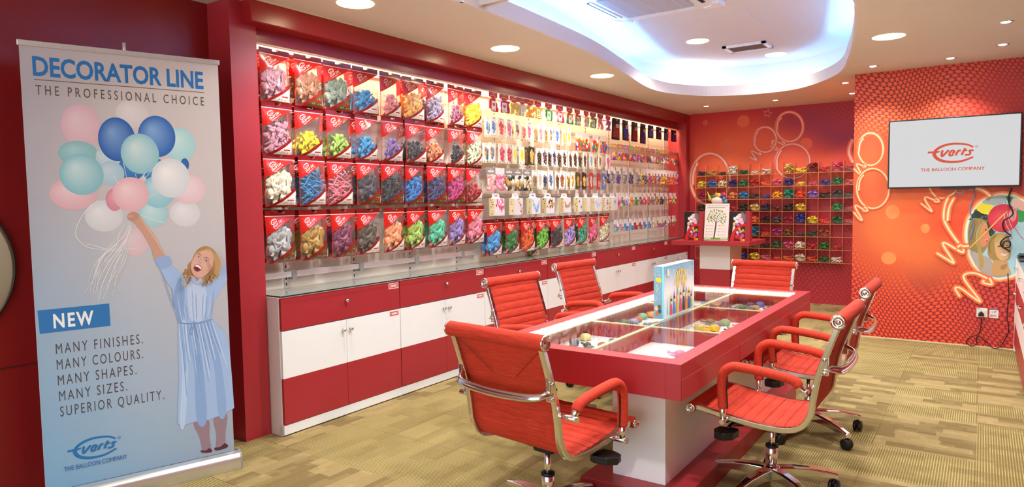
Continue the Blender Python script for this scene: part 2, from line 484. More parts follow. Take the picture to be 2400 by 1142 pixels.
# wallpaper of six-pointed stars on a rippling ground with broad glowing patches printed in it
def star_paper(name, ground, star, blobs, plain, fine=0.045, starfade=()):
    m = mat(name, rough=0.5); nt = m.node_tree
    x, y, z, tc = coords(nt)
    wu = x + (z * 5.0).sin() * 0.035 + (x * 9.0 + z * 2.0).sin() * 0.03
    wv = z + (x * 6.5).sin() * 0.05 + (z * 7.0 + x * 3.0).sin() * 0.025
    d = None
    for ou, ov in ((0, 0), (0.5, 0.5)):
        fu = ((wu / fine + ou).fr() - 0.5) * fine; fv = ((wv / (fine * 1.5) + ov).fr() - 0.5) * (fine * 1.5)
        r = (fu * fu + fv * fv).sq(); an = fv.op('ARCTAN2', fu)
        q = r / ((an * 6.0).op('COSINE') * 0.24 + 1.0)
        d = q if d is None else d.mn(q)
    s_ = d.ramp(fine * 0.405, fine * 0.30)
    if blobs:
        g = None
    c0 = ground if isinstance(ground, tuple) else lin(ground)
    gc = None; sc_ = None; fade = None; cg = c0; cs = lin(star)
    for bx, bz, rx, rz_, colr in blobs:
        e = (((x - bx) / rx) * ((x - bx) / rx) + ((z - bz) / rz_) * ((z - bz) / rz_)).sq().ramp(1.0, 0.15)
        cg = mixc(nt, e, cg, lin(colr))
    sg = None
    for bx, bz, rx, rz_, amt in plain:
        e = (((x - bx) / rx) * ((x - bx) / rx) + ((z - bz) / rz_) * ((z - bz) / rz_)).sq().ramp(1.0, 0.55) * amt
        fade = e if fade is None else fade.mx(e)
    if fade is not None: s_ = s_ * (fade * -1.0 + 1.0)
    scol = cs
    for bx, bz, rx, rz_, colr in starfade:
        e = (((x - bx) / rx) * ((x - bx) / rx) + ((z - bz) / rz_) * ((z - bz) / rz_)).sq().ramp(1.0, 0.2)
        scol = mixc(nt, e, scol, lin(colr))
    nt.links.new(mixc(nt, s_, cg, scol), bsdf(m).inputs['Base Color']); return m
# outlines of the printed artwork, measured on the surfaces that carry them (metres)
D = {'bal': [((0.4395,1.9107,0.0727,0.0692),'DAD3D2','E6E2E2'),((0.2186,1.8399,0.0823,0.1042),'DDB6C2','E9CDD4'),((0.2014,1.7084,0.0819,0.0591),'86BFC6','A9D5DA'),((0.3319,1.6902,0.0603,0.0661),'B9D3DE','CFE2EA'),((0.6497,1.768,0.0783,0.0871),'A9DCE0','D3F2F0'),((0.4222,1.6366,0.0582,0.0583),'2A70B8','4A90D0'),((0.5384,1.627,0.0628,0.0629),'2F7CC0','5AA6DA'),((0.6722,1.6638,0.0196,0.0328),'2463AE','2F74BE'),((0.3669,1.7817,0.0809,0.1083),'1F5FB4','7FA9DC'),((0.5461,1.804,0.0862,0.1048),'2066BC','8AB4E6'),((0.3331,1.6132,0.0584,0.0607),'A8CBDD','C9E0EA'),((0.174,1.5147,0.0992,0.0785),'E0B3BE','F0D6DA'),((0.2947,1.4037,0.0823,0.0772),'D5D8DD','E9ECEF'),((0.6614,1.4082,0.0747,0.0706),'D9D8DC','ECECEF'),((0.5134,1.4095,0.0678,0.0688),'A3D3DA','CFEBEE'),((0.5389,1.5216,0.0757,0.0826),'8FCBDA','C2E6EC'),((0.4258,1.27,0.0588,0.0737),'DDBFC8','E6D0D6'),((0.2104,1.6064,0.0909,0.0993),'86C3D0','CDE9EC'),((0.4656,1.7139,0.086,0.1014),'92CBD6','D8F0F0'),((0.6852,1.535,0.0829,0.08),'E6C7D0','F6E6EA'),((0.3417,1.4826,0.0371,0.0555),'D98C9E','E6AAB6'),((0.6018,1.5931,0.0903,0.1019),'D9E0E6','FAFCFC'),((0.4156,1.5109,0.0817,0.0854),'E8B6BF','F8DCE0')],'arm': [(0.4019,1.4065),(0.4173,1.4163),(0.4393,1.4158),(0.4543,1.3904),(0.4844,1.3359),(0.5179,1.277),(0.5435,1.2178),(0.5586,1.1784),(0.5102,1.1723),(0.4963,1.232),(0.472,1.2849),(0.4439,1.3374),(0.4157,1.3802)],'hand': [(0.3948,1.4011),(0.4023,1.4144),(0.4195,1.4208),(0.4393,1.4158),(0.4465,1.3975),(0.4317,1.3797),(0.4154,1.3735),(0.4009,1.3829)],'cuff': [(0.5093,1.1782),(0.5737,1.1877),(0.583,1.1393),(0.5332,1.1248)],'dress': [(0.5303,1.1284),(0.5801,1.1441),(0.6269,1.095),(0.6551,1.0651),(0.6893,1.0669),(0.7426,1.0485),(0.7659,1.0289),(0.8087,1.0454),(0.8198,1.099),(0.8548,1.1298),(0.8579,1.0389),(0.8079,0.9695),(0.779,0.9155),(0.7691,0.836),(0.7986,0.7967),(0.8415,0.7409),(0.8558,0.6423),(0.8614,0.4957),(0.8662,0.3262),(0.8126,0.3041),(0.7615,0.2941),(0.7334,0.288),(0.6569,0.2923),(0.6137,0.285),(0.5773,0.2999),(0.5849,0.4036),(0.5945,0.5301),(0.6035,0.8418),(0.5878,0.9126),(0.5818,1.0163),(0.553,1.0644)],'skirtshade': [(0.6679,0.8106),(0.6949,0.8131),(0.7139,0.616),(0.7225,0.2927),(0.6733,0.2935),(0.672,0.5755)],'skirtshade2': [(0.7439,0.813),(0.7637,0.8129),(0.8113,0.5526),(0.8244,0.3139),(0.7842,0.3015),(0.7722,0.559)],'skirtlight': [(0.6172,0.817),(0.6448,0.8193),(0.638,0.5577),(0.6139,0.2896),(0.5888,0.2974),(0.6137,0.5851)],'bodyshade': [(0.5917,1.004),(0.6258,1.0698),(0.6418,0.9993),(0.6244,0.8392),(0.6035,0.8418),(0.5919,0.9122)],'bodylight': [(0.667,1.0433),(0.7367,1.0373),(0.7487,0.9304),(0.7228,0.8332),(0.6691,0.8397),(0.6546,0.9517)],'waist': [(0.6033,0.8372),(0.6471,0.8249),(0.7115,0.8217),(0.7712,0.8334)],'bow': [(0.6683,0.8199),(0.6579,0.7769),(0.6659,0.7642),(0.6789,0.8186),(0.6927,0.7606),(0.6993,0.7362)],'button': [(0.6907,1.0238),(0.6839,0.9895),(0.6758,0.9496),(0.6696,0.9037),(0.6637,0.8636)],'leg1': [(0.6569,0.2923),(0.7311,0.2873),(0.732,0.2005),(0.7355,0.1236),(0.6988,0.118),(0.6835,0.1995)],'leg2': [(0.7591,0.2922),(0.8261,0.3001),(0.8152,0.2),(0.8076,0.1223),(0.7654,0.1165),(0.7688,0.1982)],'shoe1': [(0.685,0.1309),(0.71,0.1225),(0.7292,0.1324),(0.742,0.1172),(0.7371,0.1063),(0.6931,0.1145)],'shoe2': [(0.7558,0.1285),(0.7827,0.1246),(0.8083,0.1405),(0.8259,0.1241),(0.8163,0.1117),(0.7618,0.1101)],'hair': [(0.6833,1.159),(0.6994,1.1929),(0.7151,1.2143),(0.7364,1.2275),(0.7605,1.2304),(0.7871,1.2167),(0.8073,1.1897),(0.818,1.1534),(0.8151,1.1113),(0.8102,1.0726),(0.79,1.0645),(0.7714,1.0563),(0.7598,1.0298),(0.7342,1.0304),(0.7304,1.0468),(0.7417,1.0652),(0.7001,1.0685),(0.6738,1.0707),(0.6643,1.0555),(0.6473,1.031),(0.6303,1.041),(0.6401,1.0671),(0.6351,1.0864),(0.6462,1.1093),(0.6595,1.1131),(0.6634,1.1381)],'neck': [(0.6933,1.0818),(0.7329,1.0691),(0.7231,1.0506),(0.7019,1.0396),(0.6937,1.0563)],'face': [(0.709,1.1956),(0.7296,1.2055),(0.7506,1.2091),(0.7744,1.2029),(0.7889,1.1876),(0.7927,1.1615),(0.7878,1.123),(0.7731,1.0982),(0.7512,1.0773),(0.7297,1.0645),(0.7089,1.0662),(0.6903,1.0789),(0.6795,1.102),(0.6776,1.1276),(0.683,1.1526),(0.6973,1.1772)],'hairtop': [(0.7476,1.2093),(0.7629,1.2165),(0.7838,1.2105),(0.8011,1.1869),(0.7943,1.1711),(0.786,1.1894),(0.7685,1.2049)],'mouth': [(0.692,1.1202),(0.703,1.137),(0.7176,1.1328),(0.7317,1.1141),(0.7238,1.1019),(0.7073,1.0974),(0.6944,1.1073)],'teeth': [(0.6983,1.1309),(0.7059,1.1352),(0.719,1.1295),(0.7302,1.1142),(0.7255,1.1082),(0.7127,1.1203),(0.6981,1.1261)],'eye1': [(0.7091,1.1764),(0.7181,1.1807),(0.7282,1.172),(0.7176,1.1689)],'eye2': [(0.7454,1.1565),(0.7574,1.1567),(0.7666,1.1438),(0.7539,1.144)],'brow1': [(0.7111,1.1906),(0.723,1.1899),(0.7321,1.1814)],'brow2': [(0.746,1.1709),(0.758,1.1695),(0.7709,1.1548)],'nose': [(0.7322,1.1622),(0.7184,1.1503),(0.721,1.1421),(0.7298,1.1399)],'collar': [(0.6769,1.0768),(0.6943,1.069),(0.702,1.0428),(0.7176,1.0607),(0.7352,1.0528),(0.7282,1.0277),(0.6984,1.0271),(0.6732,1.058)],'ribbons': [[(0.4089,1.3838),(0.3976,1.3109),(0.3396,1.2238),(0.2878,1.149),(0.2561,1.0826),(0.239,1.0197)],[(0.4119,1.3837),(0.3922,1.2998),(0.3586,1.2115),(0.3156,1.1246),(0.2923,1.037)],[(0.4057,1.3805),(0.3828,1.3115),(0.3111,1.2366),(0.2603,1.1731),(0.2274,1.0762)],[(0.4137,1.3803),(0.4016,1.2881),(0.3772,1.1878),(0.334,1.1007),(0.3095,0.9905)],[(0.4077,1.3805),(0.3745,1.3456),(0.3222,1.2695),(0.2755,1.1943),(0.2384,1.1084),(0.216,1.033)],[(0.4157,1.3802),(0.3961,1.2771),(0.3566,1.1666),(0.3038,1.0785),(0.2711,0.9943)],[(0.2747,1.4834),(0.2257,1.4382),(0.1857,1.3741),(0.1734,1.3095),(0.2126,1.2586),(0.2728,1.2388),(0.3594,1.2283)],[(0.2132,1.2728),(0.2547,1.2563),(0.3112,1.2389),(0.4293,1.2357)],[(0.4519,1.4053),(0.5069,1.3809),(0.5685,1.3594)],[(0.4098,1.3827),(0.3588,1.3237),(0.3357,1.2464),(0.2588,1.14),(0.2296,1.0207)],[(0.4108,1.3826),(0.3813,1.2778),(0.3176,1.1692),(0.2694,1.0614),(0.2516,0.9852)]],'strings': [[(0.3891,1.6695),(0.4004,1.5916)],[(0.44,1.6121),(0.4431,1.5919)],[(0.4848,1.6206),(0.4698,1.5808)],[(0.529,1.6497),(0.4749,1.5808)],[(0.3423,1.6022),(0.3648,1.5635)],[(0.5336,1.5181),(0.4912,1.4899)],[(0.2763,1.7215),(0.3067,1.6622)]],'newbox': [(0.0025,0.9662),(0.296,0.9695),(0.2965,0.857),(0.0063,0.8539)],'newtxt': ((0.0621,0.8758),(0.227,0.8819),(0.0637,0.9437)),'lines': [('MANY FINISHES.',(0.0655,0.7492),(0.4359,0.7587)),('MANY COLOURS.',(0.0653,0.6722),(0.4335,0.6825)),('MANY SHAPES.',(0.066,0.5959),(0.3995,0.6046)),('MANY SIZES.',(0.0675,0.5191),(0.355,0.5272)),('SUPERIOR QUALITY.',(0.0682,0.4433),(0.5215,0.453))],'head1': ((0.0393,2.0655),(0.7801,2.0676),(0.042,2.1549)),'rule': [(0.0426,2.0452),(0.7814,2.0454)],'head2': ((0.0461,1.9766),(0.7788,1.9817),(0.0484,2.0231)),'logo': ((0.0875,0.2824),(0.2961,0.2503),(0.0688,0.18),(0.338,0.1876),(0.2135,0.3361),(0.1774,0.2243)),'tvneon': [([(-0.8288,1.9017),(-0.83,1.874),(-0.8345,1.8473),(-0.8423,1.8224),(-0.853,1.8),(-0.8664,1.7808),(-0.882,1.7654),(-0.8995,1.7543),(-0.9182,1.7478),(-0.9377,1.7462),(-0.9574,1.7495),(-0.9765,1.7576),(-0.9947,1.7703),(-1.0112,1.7873),(-1.0255,1.808),(-1.0373,1.8318),(-1.0461,1.858),(-1.0517,1.8857),(-1.0539,1.9141),(-1.0526,1.9423),(-1.0478,1.9694),(-1.0398,1.9946),(-1.0287,2.0171),(-1.015,2.0362),(-0.999,2.0513),(-0.9813,2.062),(-0.9624,2.068),(-0.9429,2.0691),(-0.9233,2.0654),(-0.9044,2.0568),(-0.8866,2.0438),(-0.8704,2.0268),(-0.8564,2.0061),(-0.8449,1.9826),(-0.8364,1.9568),(-0.8309,1.9296)],1),([(-1.0071,2.0217),(-1.0376,1.9684),(-1.0463,1.8868)],0),([(-1.0055,1.7364),(-0.9944,1.7533),(-0.9799,1.7353),(-1.0054,1.73)],0),([(-1.0027,1.741),(-1.0516,1.7636),(-1.0629,1.7514),(-1.0245,1.6706),(-1.043,1.6681),(-1.0825,1.714)],0),([(-0.7698,1.511),(-0.7714,1.4767),(-0.7772,1.4435),(-0.7871,1.4123),(-0.8008,1.3842),(-0.818,1.3599),(-0.8381,1.3402),(-0.8605,1.3256),(-0.8846,1.3168),(-0.9097,1.3139),(-0.9349,1.3171),(-0.9597,1.3263),(-0.983,1.3414),(-1.0043,1.3617),(-1.0229,1.3869),(-1.0381,1.416),(-1.0495,1.4481),(-1.0566,1.4823),(-1.0594,1.5175),(-1.0577,1.5526),(-1.0515,1.5865),(-1.0411,1.618),(-1.0268,1.6464),(-1.0091,1.6705),(-0.9884,1.6899),(-0.9656,1.7038),(-0.9412,1.7118),(-0.9161,1.7139),(-0.891,1.7099),(-0.8667,1.7),(-0.8438,1.6845),(-0.8231,1.664),(-0.8052,1.639),(-0.7905,1.6103),(-0.7795,1.5788),(-0.7726,1.5453)],1),([(-0.9985,1.6539),(-1.0319,1.5963),(-1.0418,1.4933)],0),([(-0.9987,1.2953),(-0.9778,1.3254),(-0.9587,1.2888),(-0.9986,1.289)],0),([(-0.9902,1.2985),(-1.0568,1.342),(-1.0665,1.318),(-1.0073,1.2029),(-1.0289,1.206),(-1.0788,1.2701)],0),([(-0.4274,1.5108),(-0.4071,1.465),(-0.3676,1.4191),(-0.329,1.408),(-0.2785,1.4177),(-0.229,1.4541),(-0.2109,1.4835)],0),([(-0.3861,1.3817),(-0.3673,1.4071),(-0.3474,1.3737),(-0.386,1.3772)],0),([(-0.3797,1.3861),(-0.4515,1.4204),(-0.4601,1.3902),(-0.4035,1.2866),(-0.4363,1.3065),(-0.4934,1.3571)],0),([(-0.2721,1.4176),(-0.2994,1.3282),(-0.3019,1.2081),(-0.2658,1.1182),(-0.2135,1.029),(-0.1556,0.9481)],2),([(-0.2219,1.4169),(-0.2636,1.313),(-0.2737,1.1902)],2),([(-0.205,0.9243),(-0.1559,0.963),(-0.142,0.8933),(-0.1987,0.9215)],2),([(-0.1987,0.9215),(-0.2882,0.9794),(-0.3004,0.9519),(-0.2148,0.7964),(-0.2658,0.8201),(-0.3501,0.8778)],2),([(-0.1557,0.9526),(-0.1186,0.9535),(-0.0965,0.957)],2),([(0.0102,0.6199),(0.0599,0.6595),(0.0853,0.602),(0.0164,0.6129)],2),([(0.0516,0.6546),(-0.0402,0.6988),(-0.1199,0.6875),(-0.1223,0.6275),(-0.0002,0.4413),(-0.0596,0.4744),(-0.1542,0.5507),(-0.198,0.548),(-0.1613,0.475)],2),([(-0.1074,1.5027),(-0.0097,1.4786),(0.0575,1.4192)],2)],'ring': [(-0.1149,1.0153),(-0.1183,1.0598),(-0.1138,1.134),(-0.1006,1.2006),(-0.0717,1.2743),(-0.0307,1.3401),(0.0165,1.3834),(0.0754,1.4145),(0.1457,1.4278),(0.2273,1.4179),(0.2973,1.3727),(0.3563,1.2801),(0.3908,1.167),(0.3983,1.0539),(0.3825,0.9258),(0.3455,0.8248),(0.2906,0.7364),(0.2283,0.6871),(0.1409,0.6608),(0.0753,0.6706),(0.0082,0.7085),(-0.0482,0.78),(-0.0869,0.8676)],'kids': {'foliage': [(-0.1014,1.202),(-0.08,1.2483),(-0.0495,1.3059),(0.0019,1.2712),(0.037,1.2483),(0.0614,1.1416),(0.1,1.0887),(0.0764,1.035),(0.0443,1.0726),(0.0037,1.1947),(-0.066,1.1944)],'greytop': [(-0.0077,1.3615),(0.0427,1.4066),(0.1043,1.4245),(0.1608,1.4229),(0.1562,1.3612),(0.0753,1.3409)],'yellow': [(-0.0495,1.3098),(-0.0001,1.3591),(0.0754,1.3394),(0.0706,1.2786),(0.0369,1.2521),(-0.0105,1.2651)],'green1': [(0.1718,1.4212),(0.2251,1.4016),(0.2169,1.3666),(0.1852,1.3744)],'green2': [(0.2597,1.2944),(0.3379,1.2703),(0.3278,1.2035),(0.2685,1.1868)],'pale': [(0.2223,1.3919),(0.3064,1.3633),(0.3368,1.3148),(0.3259,1.2778),(0.2596,1.2989),(0.2226,1.3343)],'hair1': [(-0.1084,1.0859),(-0.1005,1.1634),(-0.0792,1.2113),(-0.041,1.2161),(0.0067,1.2039),(0.0392,1.1567),(0.0525,1.0422),(0.0439,0.9578),(0.0077,0.8876),(-0.0356,0.8398),(-0.0787,0.9081),(-0.1007,0.9696)],'face1': [(0.004,1.1832),(0.0294,1.1719),(0.043,1.1261),(0.0589,1.0385),(0.0505,1.023),(0.0522,1.0039),(0.0373,0.9691),(0.0,0.9474),(-0.0167,1.041),(-0.0138,1.1332)],'shirt': [(-0.0863,0.904),(-0.0079,0.8778),(0.0687,0.8359),(0.0948,0.7372),(0.0837,0.6769),(0.0599,0.6756),(-0.0041,0.7157),(-0.0539,0.8042)],'strand': [(-0.0282,1.2099),(-0.0071,1.118),(-0.0109,1.0103),(0.0031,0.8951),(0.0221,0.8111),(-0.0045,0.7327),(-0.0275,0.9019),(-0.0497,1.0404)],'hair2': [(0.0472,0.8965),(0.0492,0.9962),(0.0759,1.0579),(0.1127,1.0775),(0.162,1.0759),(0.1992,1.0523),(0.2157,0.9772),(0.2134,0.8487),(0.1559,0.8223),(0.1001,0.8255),(0.0621,0.851)],'face2': [(0.0987,1.0125),(0.1382,1.0437),(0.1814,1.0331),(0.2103,0.9771),(0.2111,0.8713),(0.1803,0.8285),(0.1464,0.8311),(0.1112,0.8832)],'fringe': [(0.0958,1.0049),(0.1253,1.0663),(0.1745,1.0633),(0.2063,1.0147),(0.1754,1.0292),(0.1385,1.0323),(0.1119,0.9823)],'hand2': [(0.0893,0.8098),(0.1186,0.83),(0.1559,0.8238),(0.2003,0.8141),(0.2062,0.7726),(0.2248,0.709),(0.1594,0.6792),(0.1024,0.6793),(0.0841,0.7137)],'mouth2': [(0.148,0.892),(0.1789,0.8854),(0.1982,0.8974),(0.1854,0.872),(0.1608,0.8727)],'eyeA': [(0.1187,0.9559),(0.14,0.9678),(0.1465,0.9566),(0.1312,0.9509)],'eyeB': [(0.183,0.9689),(0.2012,0.9754),(0.2045,0.9649),(0.1906,0.96)],'mouth1': [(0.0301,1.0111),(0.0507,1.0115),(0.0449,0.9946),(0.0323,0.9958)],'eye1k': [(0.0195,1.1106),(0.037,1.1146),(0.0398,1.1032),(0.0223,1.0999)],'finger': [(0.1479,0.7702),(0.1812,0.7944),(0.1998,0.7838),(0.1823,0.7488),(0.1579,0.7401)],'redb': (0.1555,1.2165,0.114,0.1298),'rib': [[(-0.0953,0.9325),(-0.0115,1.0334),(0.0678,1.134),(0.1459,1.2331),(0.1863,1.2798)]],'redstr': [[(0.1608,1.4213),(0.1703,1.3611),(0.1843,1.2858)],[(0.1725,1.2708),(0.2204,1.1806),(0.2837,1.0613),(0.3151,1.0245)],[(0.1696,1.2632),(0.2093,1.1354),(0.2271,1.0302)],[(0.1843,1.2858),(0.2296,1.2946),(0.2655,1.3041)]],'whstr': [[(0.1637,1.2557),(0.1781,1.1653),(0.2103,1.0977)],[(0.1849,1.2632),(0.2052,1.1805),(0.2279,1.1205)]]},'cordA': [(0.1812,1.496),(0.2188,1.3787),(0.1712,1.262)],'blackcord': [(0.2128,1.4914),(0.1928,1.4101),(0.2009,1.3399),(0.2278,1.2697),(0.2099,1.2307),(0.1664,1.1994),(0.1548,1.1522),(0.1752,1.0975),(0.2142,1.0589),(0.1829,1.0426),(0.1519,1.0106),(0.1431,0.9788),(0.1662,0.9479),(0.2104,0.9569),(0.2092,1.0039),(0.1712,1.0031),(0.1596,0.9556),(0.1985,0.9252),(0.2147,0.9099)],'bluecord': [(-0.0742,1.5019),(-0.0691,1.4221),(-0.0966,1.3186),(-0.0844,1.2225),(-0.0662,1.1504),(-0.0779,1.0821),(-0.0899,1.0216)],'blueloop': [(-0.2352,1.5057),(-0.214,1.4648),(-0.1732,1.452),(-0.1402,1.4794),(-0.1207,1.503)],'outcord': [(0.0134,0.2805),(0.0119,0.1994),(-0.0063,0.1286),(-0.0655,0.09),(-0.0982,0.0456),(-0.0637,0.0083),(-0.0207,0.0294),(-0.0155,0.0951),(0.0176,0.0985),(0.0683,0.043),(0.1182,0.0041),(0.1661,0.0335),(0.2058,0.1177),(0.2229,0.1991),(0.2072,0.317),(0.215,0.5159),(0.2038,0.7128),(0.2125,0.8706)],'spots': [(-0.7356,1.277,0.0612,0.0701),(-0.4547,1.1162,0.039,0.0458),(-0.762,0.8145,0.0659,0.0629)],'endneon': [([(-2.0066,2.3741),(-2.0088,2.3403),(-2.0161,2.3078),(-2.0284,2.2776),(-2.0451,2.2506),(-2.0659,2.2277),(-2.0902,2.2095),(-2.1172,2.1967),(-2.1462,2.1895),(-2.1763,2.1884),(-2.2065,2.1932),(-2.236,2.204),(-2.2638,2.2205),(-2.2891,2.242),(-2.311,2.2681),(-2.3289,2.2978),(-2.3422,2.3303),(-2.3505,2.3646),(-2.3535,2.3996),(-2.3511,2.4341),(-2.3434,2.4672),(-2.3307,2.4977),(-2.3133,2.5248),(-2.2918,2.5476),(-2.267,2.5654),(-2.2395,2.5777),(-2.2103,2.5841),(-2.1802,2.5846),(-2.1501,2.579),(-2.121,2.5677),(-2.0937,2.5509),(-2.0691,2.5292),(-2.0478,2.5033),(-2.0305,2.4739),(-2.0176,2.4419),(-2.0096,2.4083)],1),([(-2.2849,2.5216),(-2.3314,2.4617),(-2.3409,2.3668)],0),([(-2.2878,2.1718),(-2.2533,2.191),(-2.2366,2.1476),(-2.2878,2.1654)],0),([(-2.2776,2.1648),(-2.3807,2.2095),(-2.4012,2.1786),(-2.3178,2.0884),(-2.3487,2.0836),(-2.4174,2.1367)],0),([(-2.3478,2.2245),(-2.3498,2.195),(-2.3563,2.1666),(-2.367,2.1402),(-2.3817,2.1166),(-2.3999,2.0965),(-2.4211,2.0805),(-2.4447,2.0691),(-2.47,2.0627),(-2.4962,2.0615),(-2.5225,2.0655),(-2.5482,2.0746),(-2.5723,2.0887),(-2.5943,2.1072),(-2.6133,2.1297),(-2.6288,2.1554),(-2.6403,2.1835),(-2.6475,2.2132),(-2.65,2.2435),(-2.6479,2.2735),(-2.6411,2.3023),(-2.63,2.329),(-2.6149,2.3526),(-2.5962,2.3727),(-2.5745,2.3884),(-2.5506,2.3994),(-2.5251,2.4053),(-2.4989,2.406),(-2.4727,2.4015),(-2.4474,2.3919),(-2.4236,2.3775),(-2.4021,2.3589),(-2.3836,2.3366),(-2.3685,2.3112),(-2.3573,2.2835),(-2.3503,2.2543)],1),([(-2.5912,2.3523),(-2.629,2.2899),(-2.6284,2.2031)],0),([(-2.5889,2.0381),(-2.5679,2.0587),(-2.555,2.0299),(-2.5889,2.0338)],0),([(-2.5783,2.0376),(-2.6639,2.0855),(-2.6701,2.0575),(-2.6097,1.9631),(-2.6353,1.9687),(-2.6998,2.0001)],0),([(-1.915,1.9101),(-1.9178,1.8704),(-1.9271,1.8321),(-1.9426,1.7963),(-1.9639,1.7642),(-1.9904,1.7367),(-2.0213,1.7146),(-2.0557,1.6987),(-2.0926,1.6893),(-2.131,1.687),(-2.1696,1.6917),(-2.2072,1.7035),(-2.2428,1.7219),(-2.2752,1.7464),(-2.3032,1.7764),(-2.3262,1.8109),(-2.3432,1.8488),(-2.3538,1.8889),(-2.3576,1.93),(-2.3545,1.9708),(-2.3446,2.0099),(-2.3283,2.0462),(-2.306,2.0786),(-2.2785,2.1059),(-2.2466,2.1275),(-2.2115,2.1426),(-2.1741,2.1509),(-2.1357,2.1522),(-2.0973,2.1464),(-2.0603,2.1338),(-2.0256,2.1148),(-1.9942,2.09),(-1.9672,2.0602),(-1.9452,2.0263),(-1.9289,1.9892),(-1.9187,1.9501)],1),([(-2.2767,2.0755),(-2.3333,1.9717),(-2.3321,1.8433)],0),([(-2.9785,1.7019),(-2.9824,1.6381),(-2.9947,1.5763),(-3.015,1.5184),(-3.0429,1.4661),(-3.0774,1.4209),(-3.1177,1.3842),(-3.1625,1.3572),(-3.2106,1.3408),(-3.2606,1.3355),(-3.3108,1.3417),(-3.3599,1.3592),(-3.4061,1.3875),(-3.4482,1.426),(-3.4846,1.4733),(-3.5143,1.5281),(-3.5363,1.5887),(-3.5498,1.6531),(-3.5544,1.7193),(-3.55,1.7852),(-3.5366,1.8486),(-3.5149,1.9076),(-3.4854,1.9604),(-3.4493,2.0052),(-3.4075,2.0409),(-3.3616,2.0662),(-3.3128,2.0806),(-3.2628,2.0837),(-3.2131,2.0755),(-3.1651,2.0564),(-3.1202,2.0269),(-3.0798,1.988),(-3.045,1.941),(-3.0167,1.8873),(-2.9959,1.8284),(-2.983,1.766)],3),([(-3.4484,1.9563),(-3.5071,1.8213),(-3.5186,1.6377)],3),([(-1.398,2.1688),(-1.4317,2.0903),(-1.4413,1.9899),(-1.3936,1.8664)],3)],'stars': [[(-2.4558,2.6497),(-2.449,2.6075),(-2.4092,2.5939),(-2.4455,2.5778),(-2.4423,2.5355),(-2.4716,2.5677),(-2.5098,2.555),(-2.4913,2.5912),(-2.5182,2.6258),(-2.4773,2.6158)],[(-3.3301,2.5674),(-3.3257,2.5404),(-3.2989,2.5319),(-3.3234,2.5215),(-3.3214,2.4944),(-3.3411,2.515),(-3.3667,2.5068),(-3.3542,2.5299),(-3.3721,2.552),(-3.3447,2.5457)]],'espots': [(-2.7959,2.5085,0.0866,0.083),(-3.0141,2.1598,0.1066,0.1155),(-1.9666,2.1422,0.0785,0.0834)],'outline': [(-2.6567,3.2702),(-2.6408,3.3957),(-2.6666,4.3386),(-2.7207,5.1738),(-2.8536,5.9846),(-3.0442,7.0217),(-3.0414,7.5607),(-2.8783,7.9494),(-2.713,8.1767),(-2.3466,8.3586),(-1.9103,8.3556),(-1.5906,8.1298),(-1.3027,7.6974),(-1.1423,7.3019),(-1.0341,6.8266),(-0.9189,6.2665),(-0.787,5.5031),(-0.7199,5.0048),(-0.6983,4.7825)]}
TB = [(-1.878,3.4494,'F2E6A0','pale yellow'),(-1.8679,3.2912,'3A567E','metallic navy'),(-1.7876,3.2869,'2E3E55','small navy'),(-1.695,3.3036,'A23A2C','wrinkled rust red'),(-1.6701,3.3941,'3C4038','black'),(-1.715,3.1943,'5A6660','grey'),(-1.878,4.2593,'7CC8A0','mint green'),(-1.867,4.1424,'E2623A','bright orange'),(-1.8559,4.3414,'F0A850','golden orange'),(-1.8575,4.058,'B9B0DC','lilac'),(-1.878,3.9755,'5E7A62','sage green'),(-1.8026,3.9363,'4A4A3C','dark olive'),(-1.878,3.8706,'6A7264','grey green'),(-1.7952,3.8514,'4A3630','dark brown'),(-1.7002,3.9527,'3E86A8','teal blue'),(-1.6812,4.0356,'C07858','copper'),(-1.7112,3.8645,'7A2A34','maroon'),(-1.278,3.3148,'E878B4','bright pink'),(-1.2588,3.1663,'3CC04C','bright green'),(-1.676,5.0716,'F6C81E','sunny yellow'),(-1.6794,4.9627,'5A96CC','sky blue'),(-1.6788,4.841,'BCCBB4','pale sage'),(-1.6816,4.7561,'5A6AA0','dusky blue'),(-1.4075,5.09,'3E4A78','navy'),(-1.345,5.1476,'6468B0','violet blue'),(-1.3401,4.9864,'C09A58','tan'),(-1.3446,4.8867,'4E6A54','forest green'),(-1.4214,4.9615,'7A7638','olive'),(-1.4283,4.8594,'3E6A54','bottle green'),(-1.342,4.7939,'D04848','red'),(-1.4265,4.7654,'C85058','rose red'),(-1.353,4.7073,'F2C010','deep yellow'),(-1.2467,4.7028,'4A2A34','dark plum'),(-1.2497,4.8086,'8A7C84','mauve grey'),(-1.24,4.888,'D46878','pink'),(-1.2432,4.9815,'3E4A88','indigo'),(-1.238,5.0748,'5E9070','jade'),(-1.3712,4.1789,'5A7CC0','cornflower blue'),(-1.3519,4.2809,'7CB888','leaf green'),(-1.442,4.2764,'5E8A58','dull green'),(-1.3481,4.0746,'F0CC20','bright yellow'),(-1.3536,3.9609,'F4BE10','amber yellow'),(-1.3473,3.858,'6850A0','purple'),(-1.4313,4.0573,'E8D870','straw yellow'),(-1.2485,3.8586,'D84860','coral pink'),(-1.2484,3.9678,'D07830','burnt orange'),(-1.2395,4.0679,'5A2A2A','dark chestnut'),(-1.2362,4.154,'5EA868','emerald'),(-1.2407,4.2386,'EC7050','salmon'),(-1.2547,3.7725,'D83A2C','scarlet')]
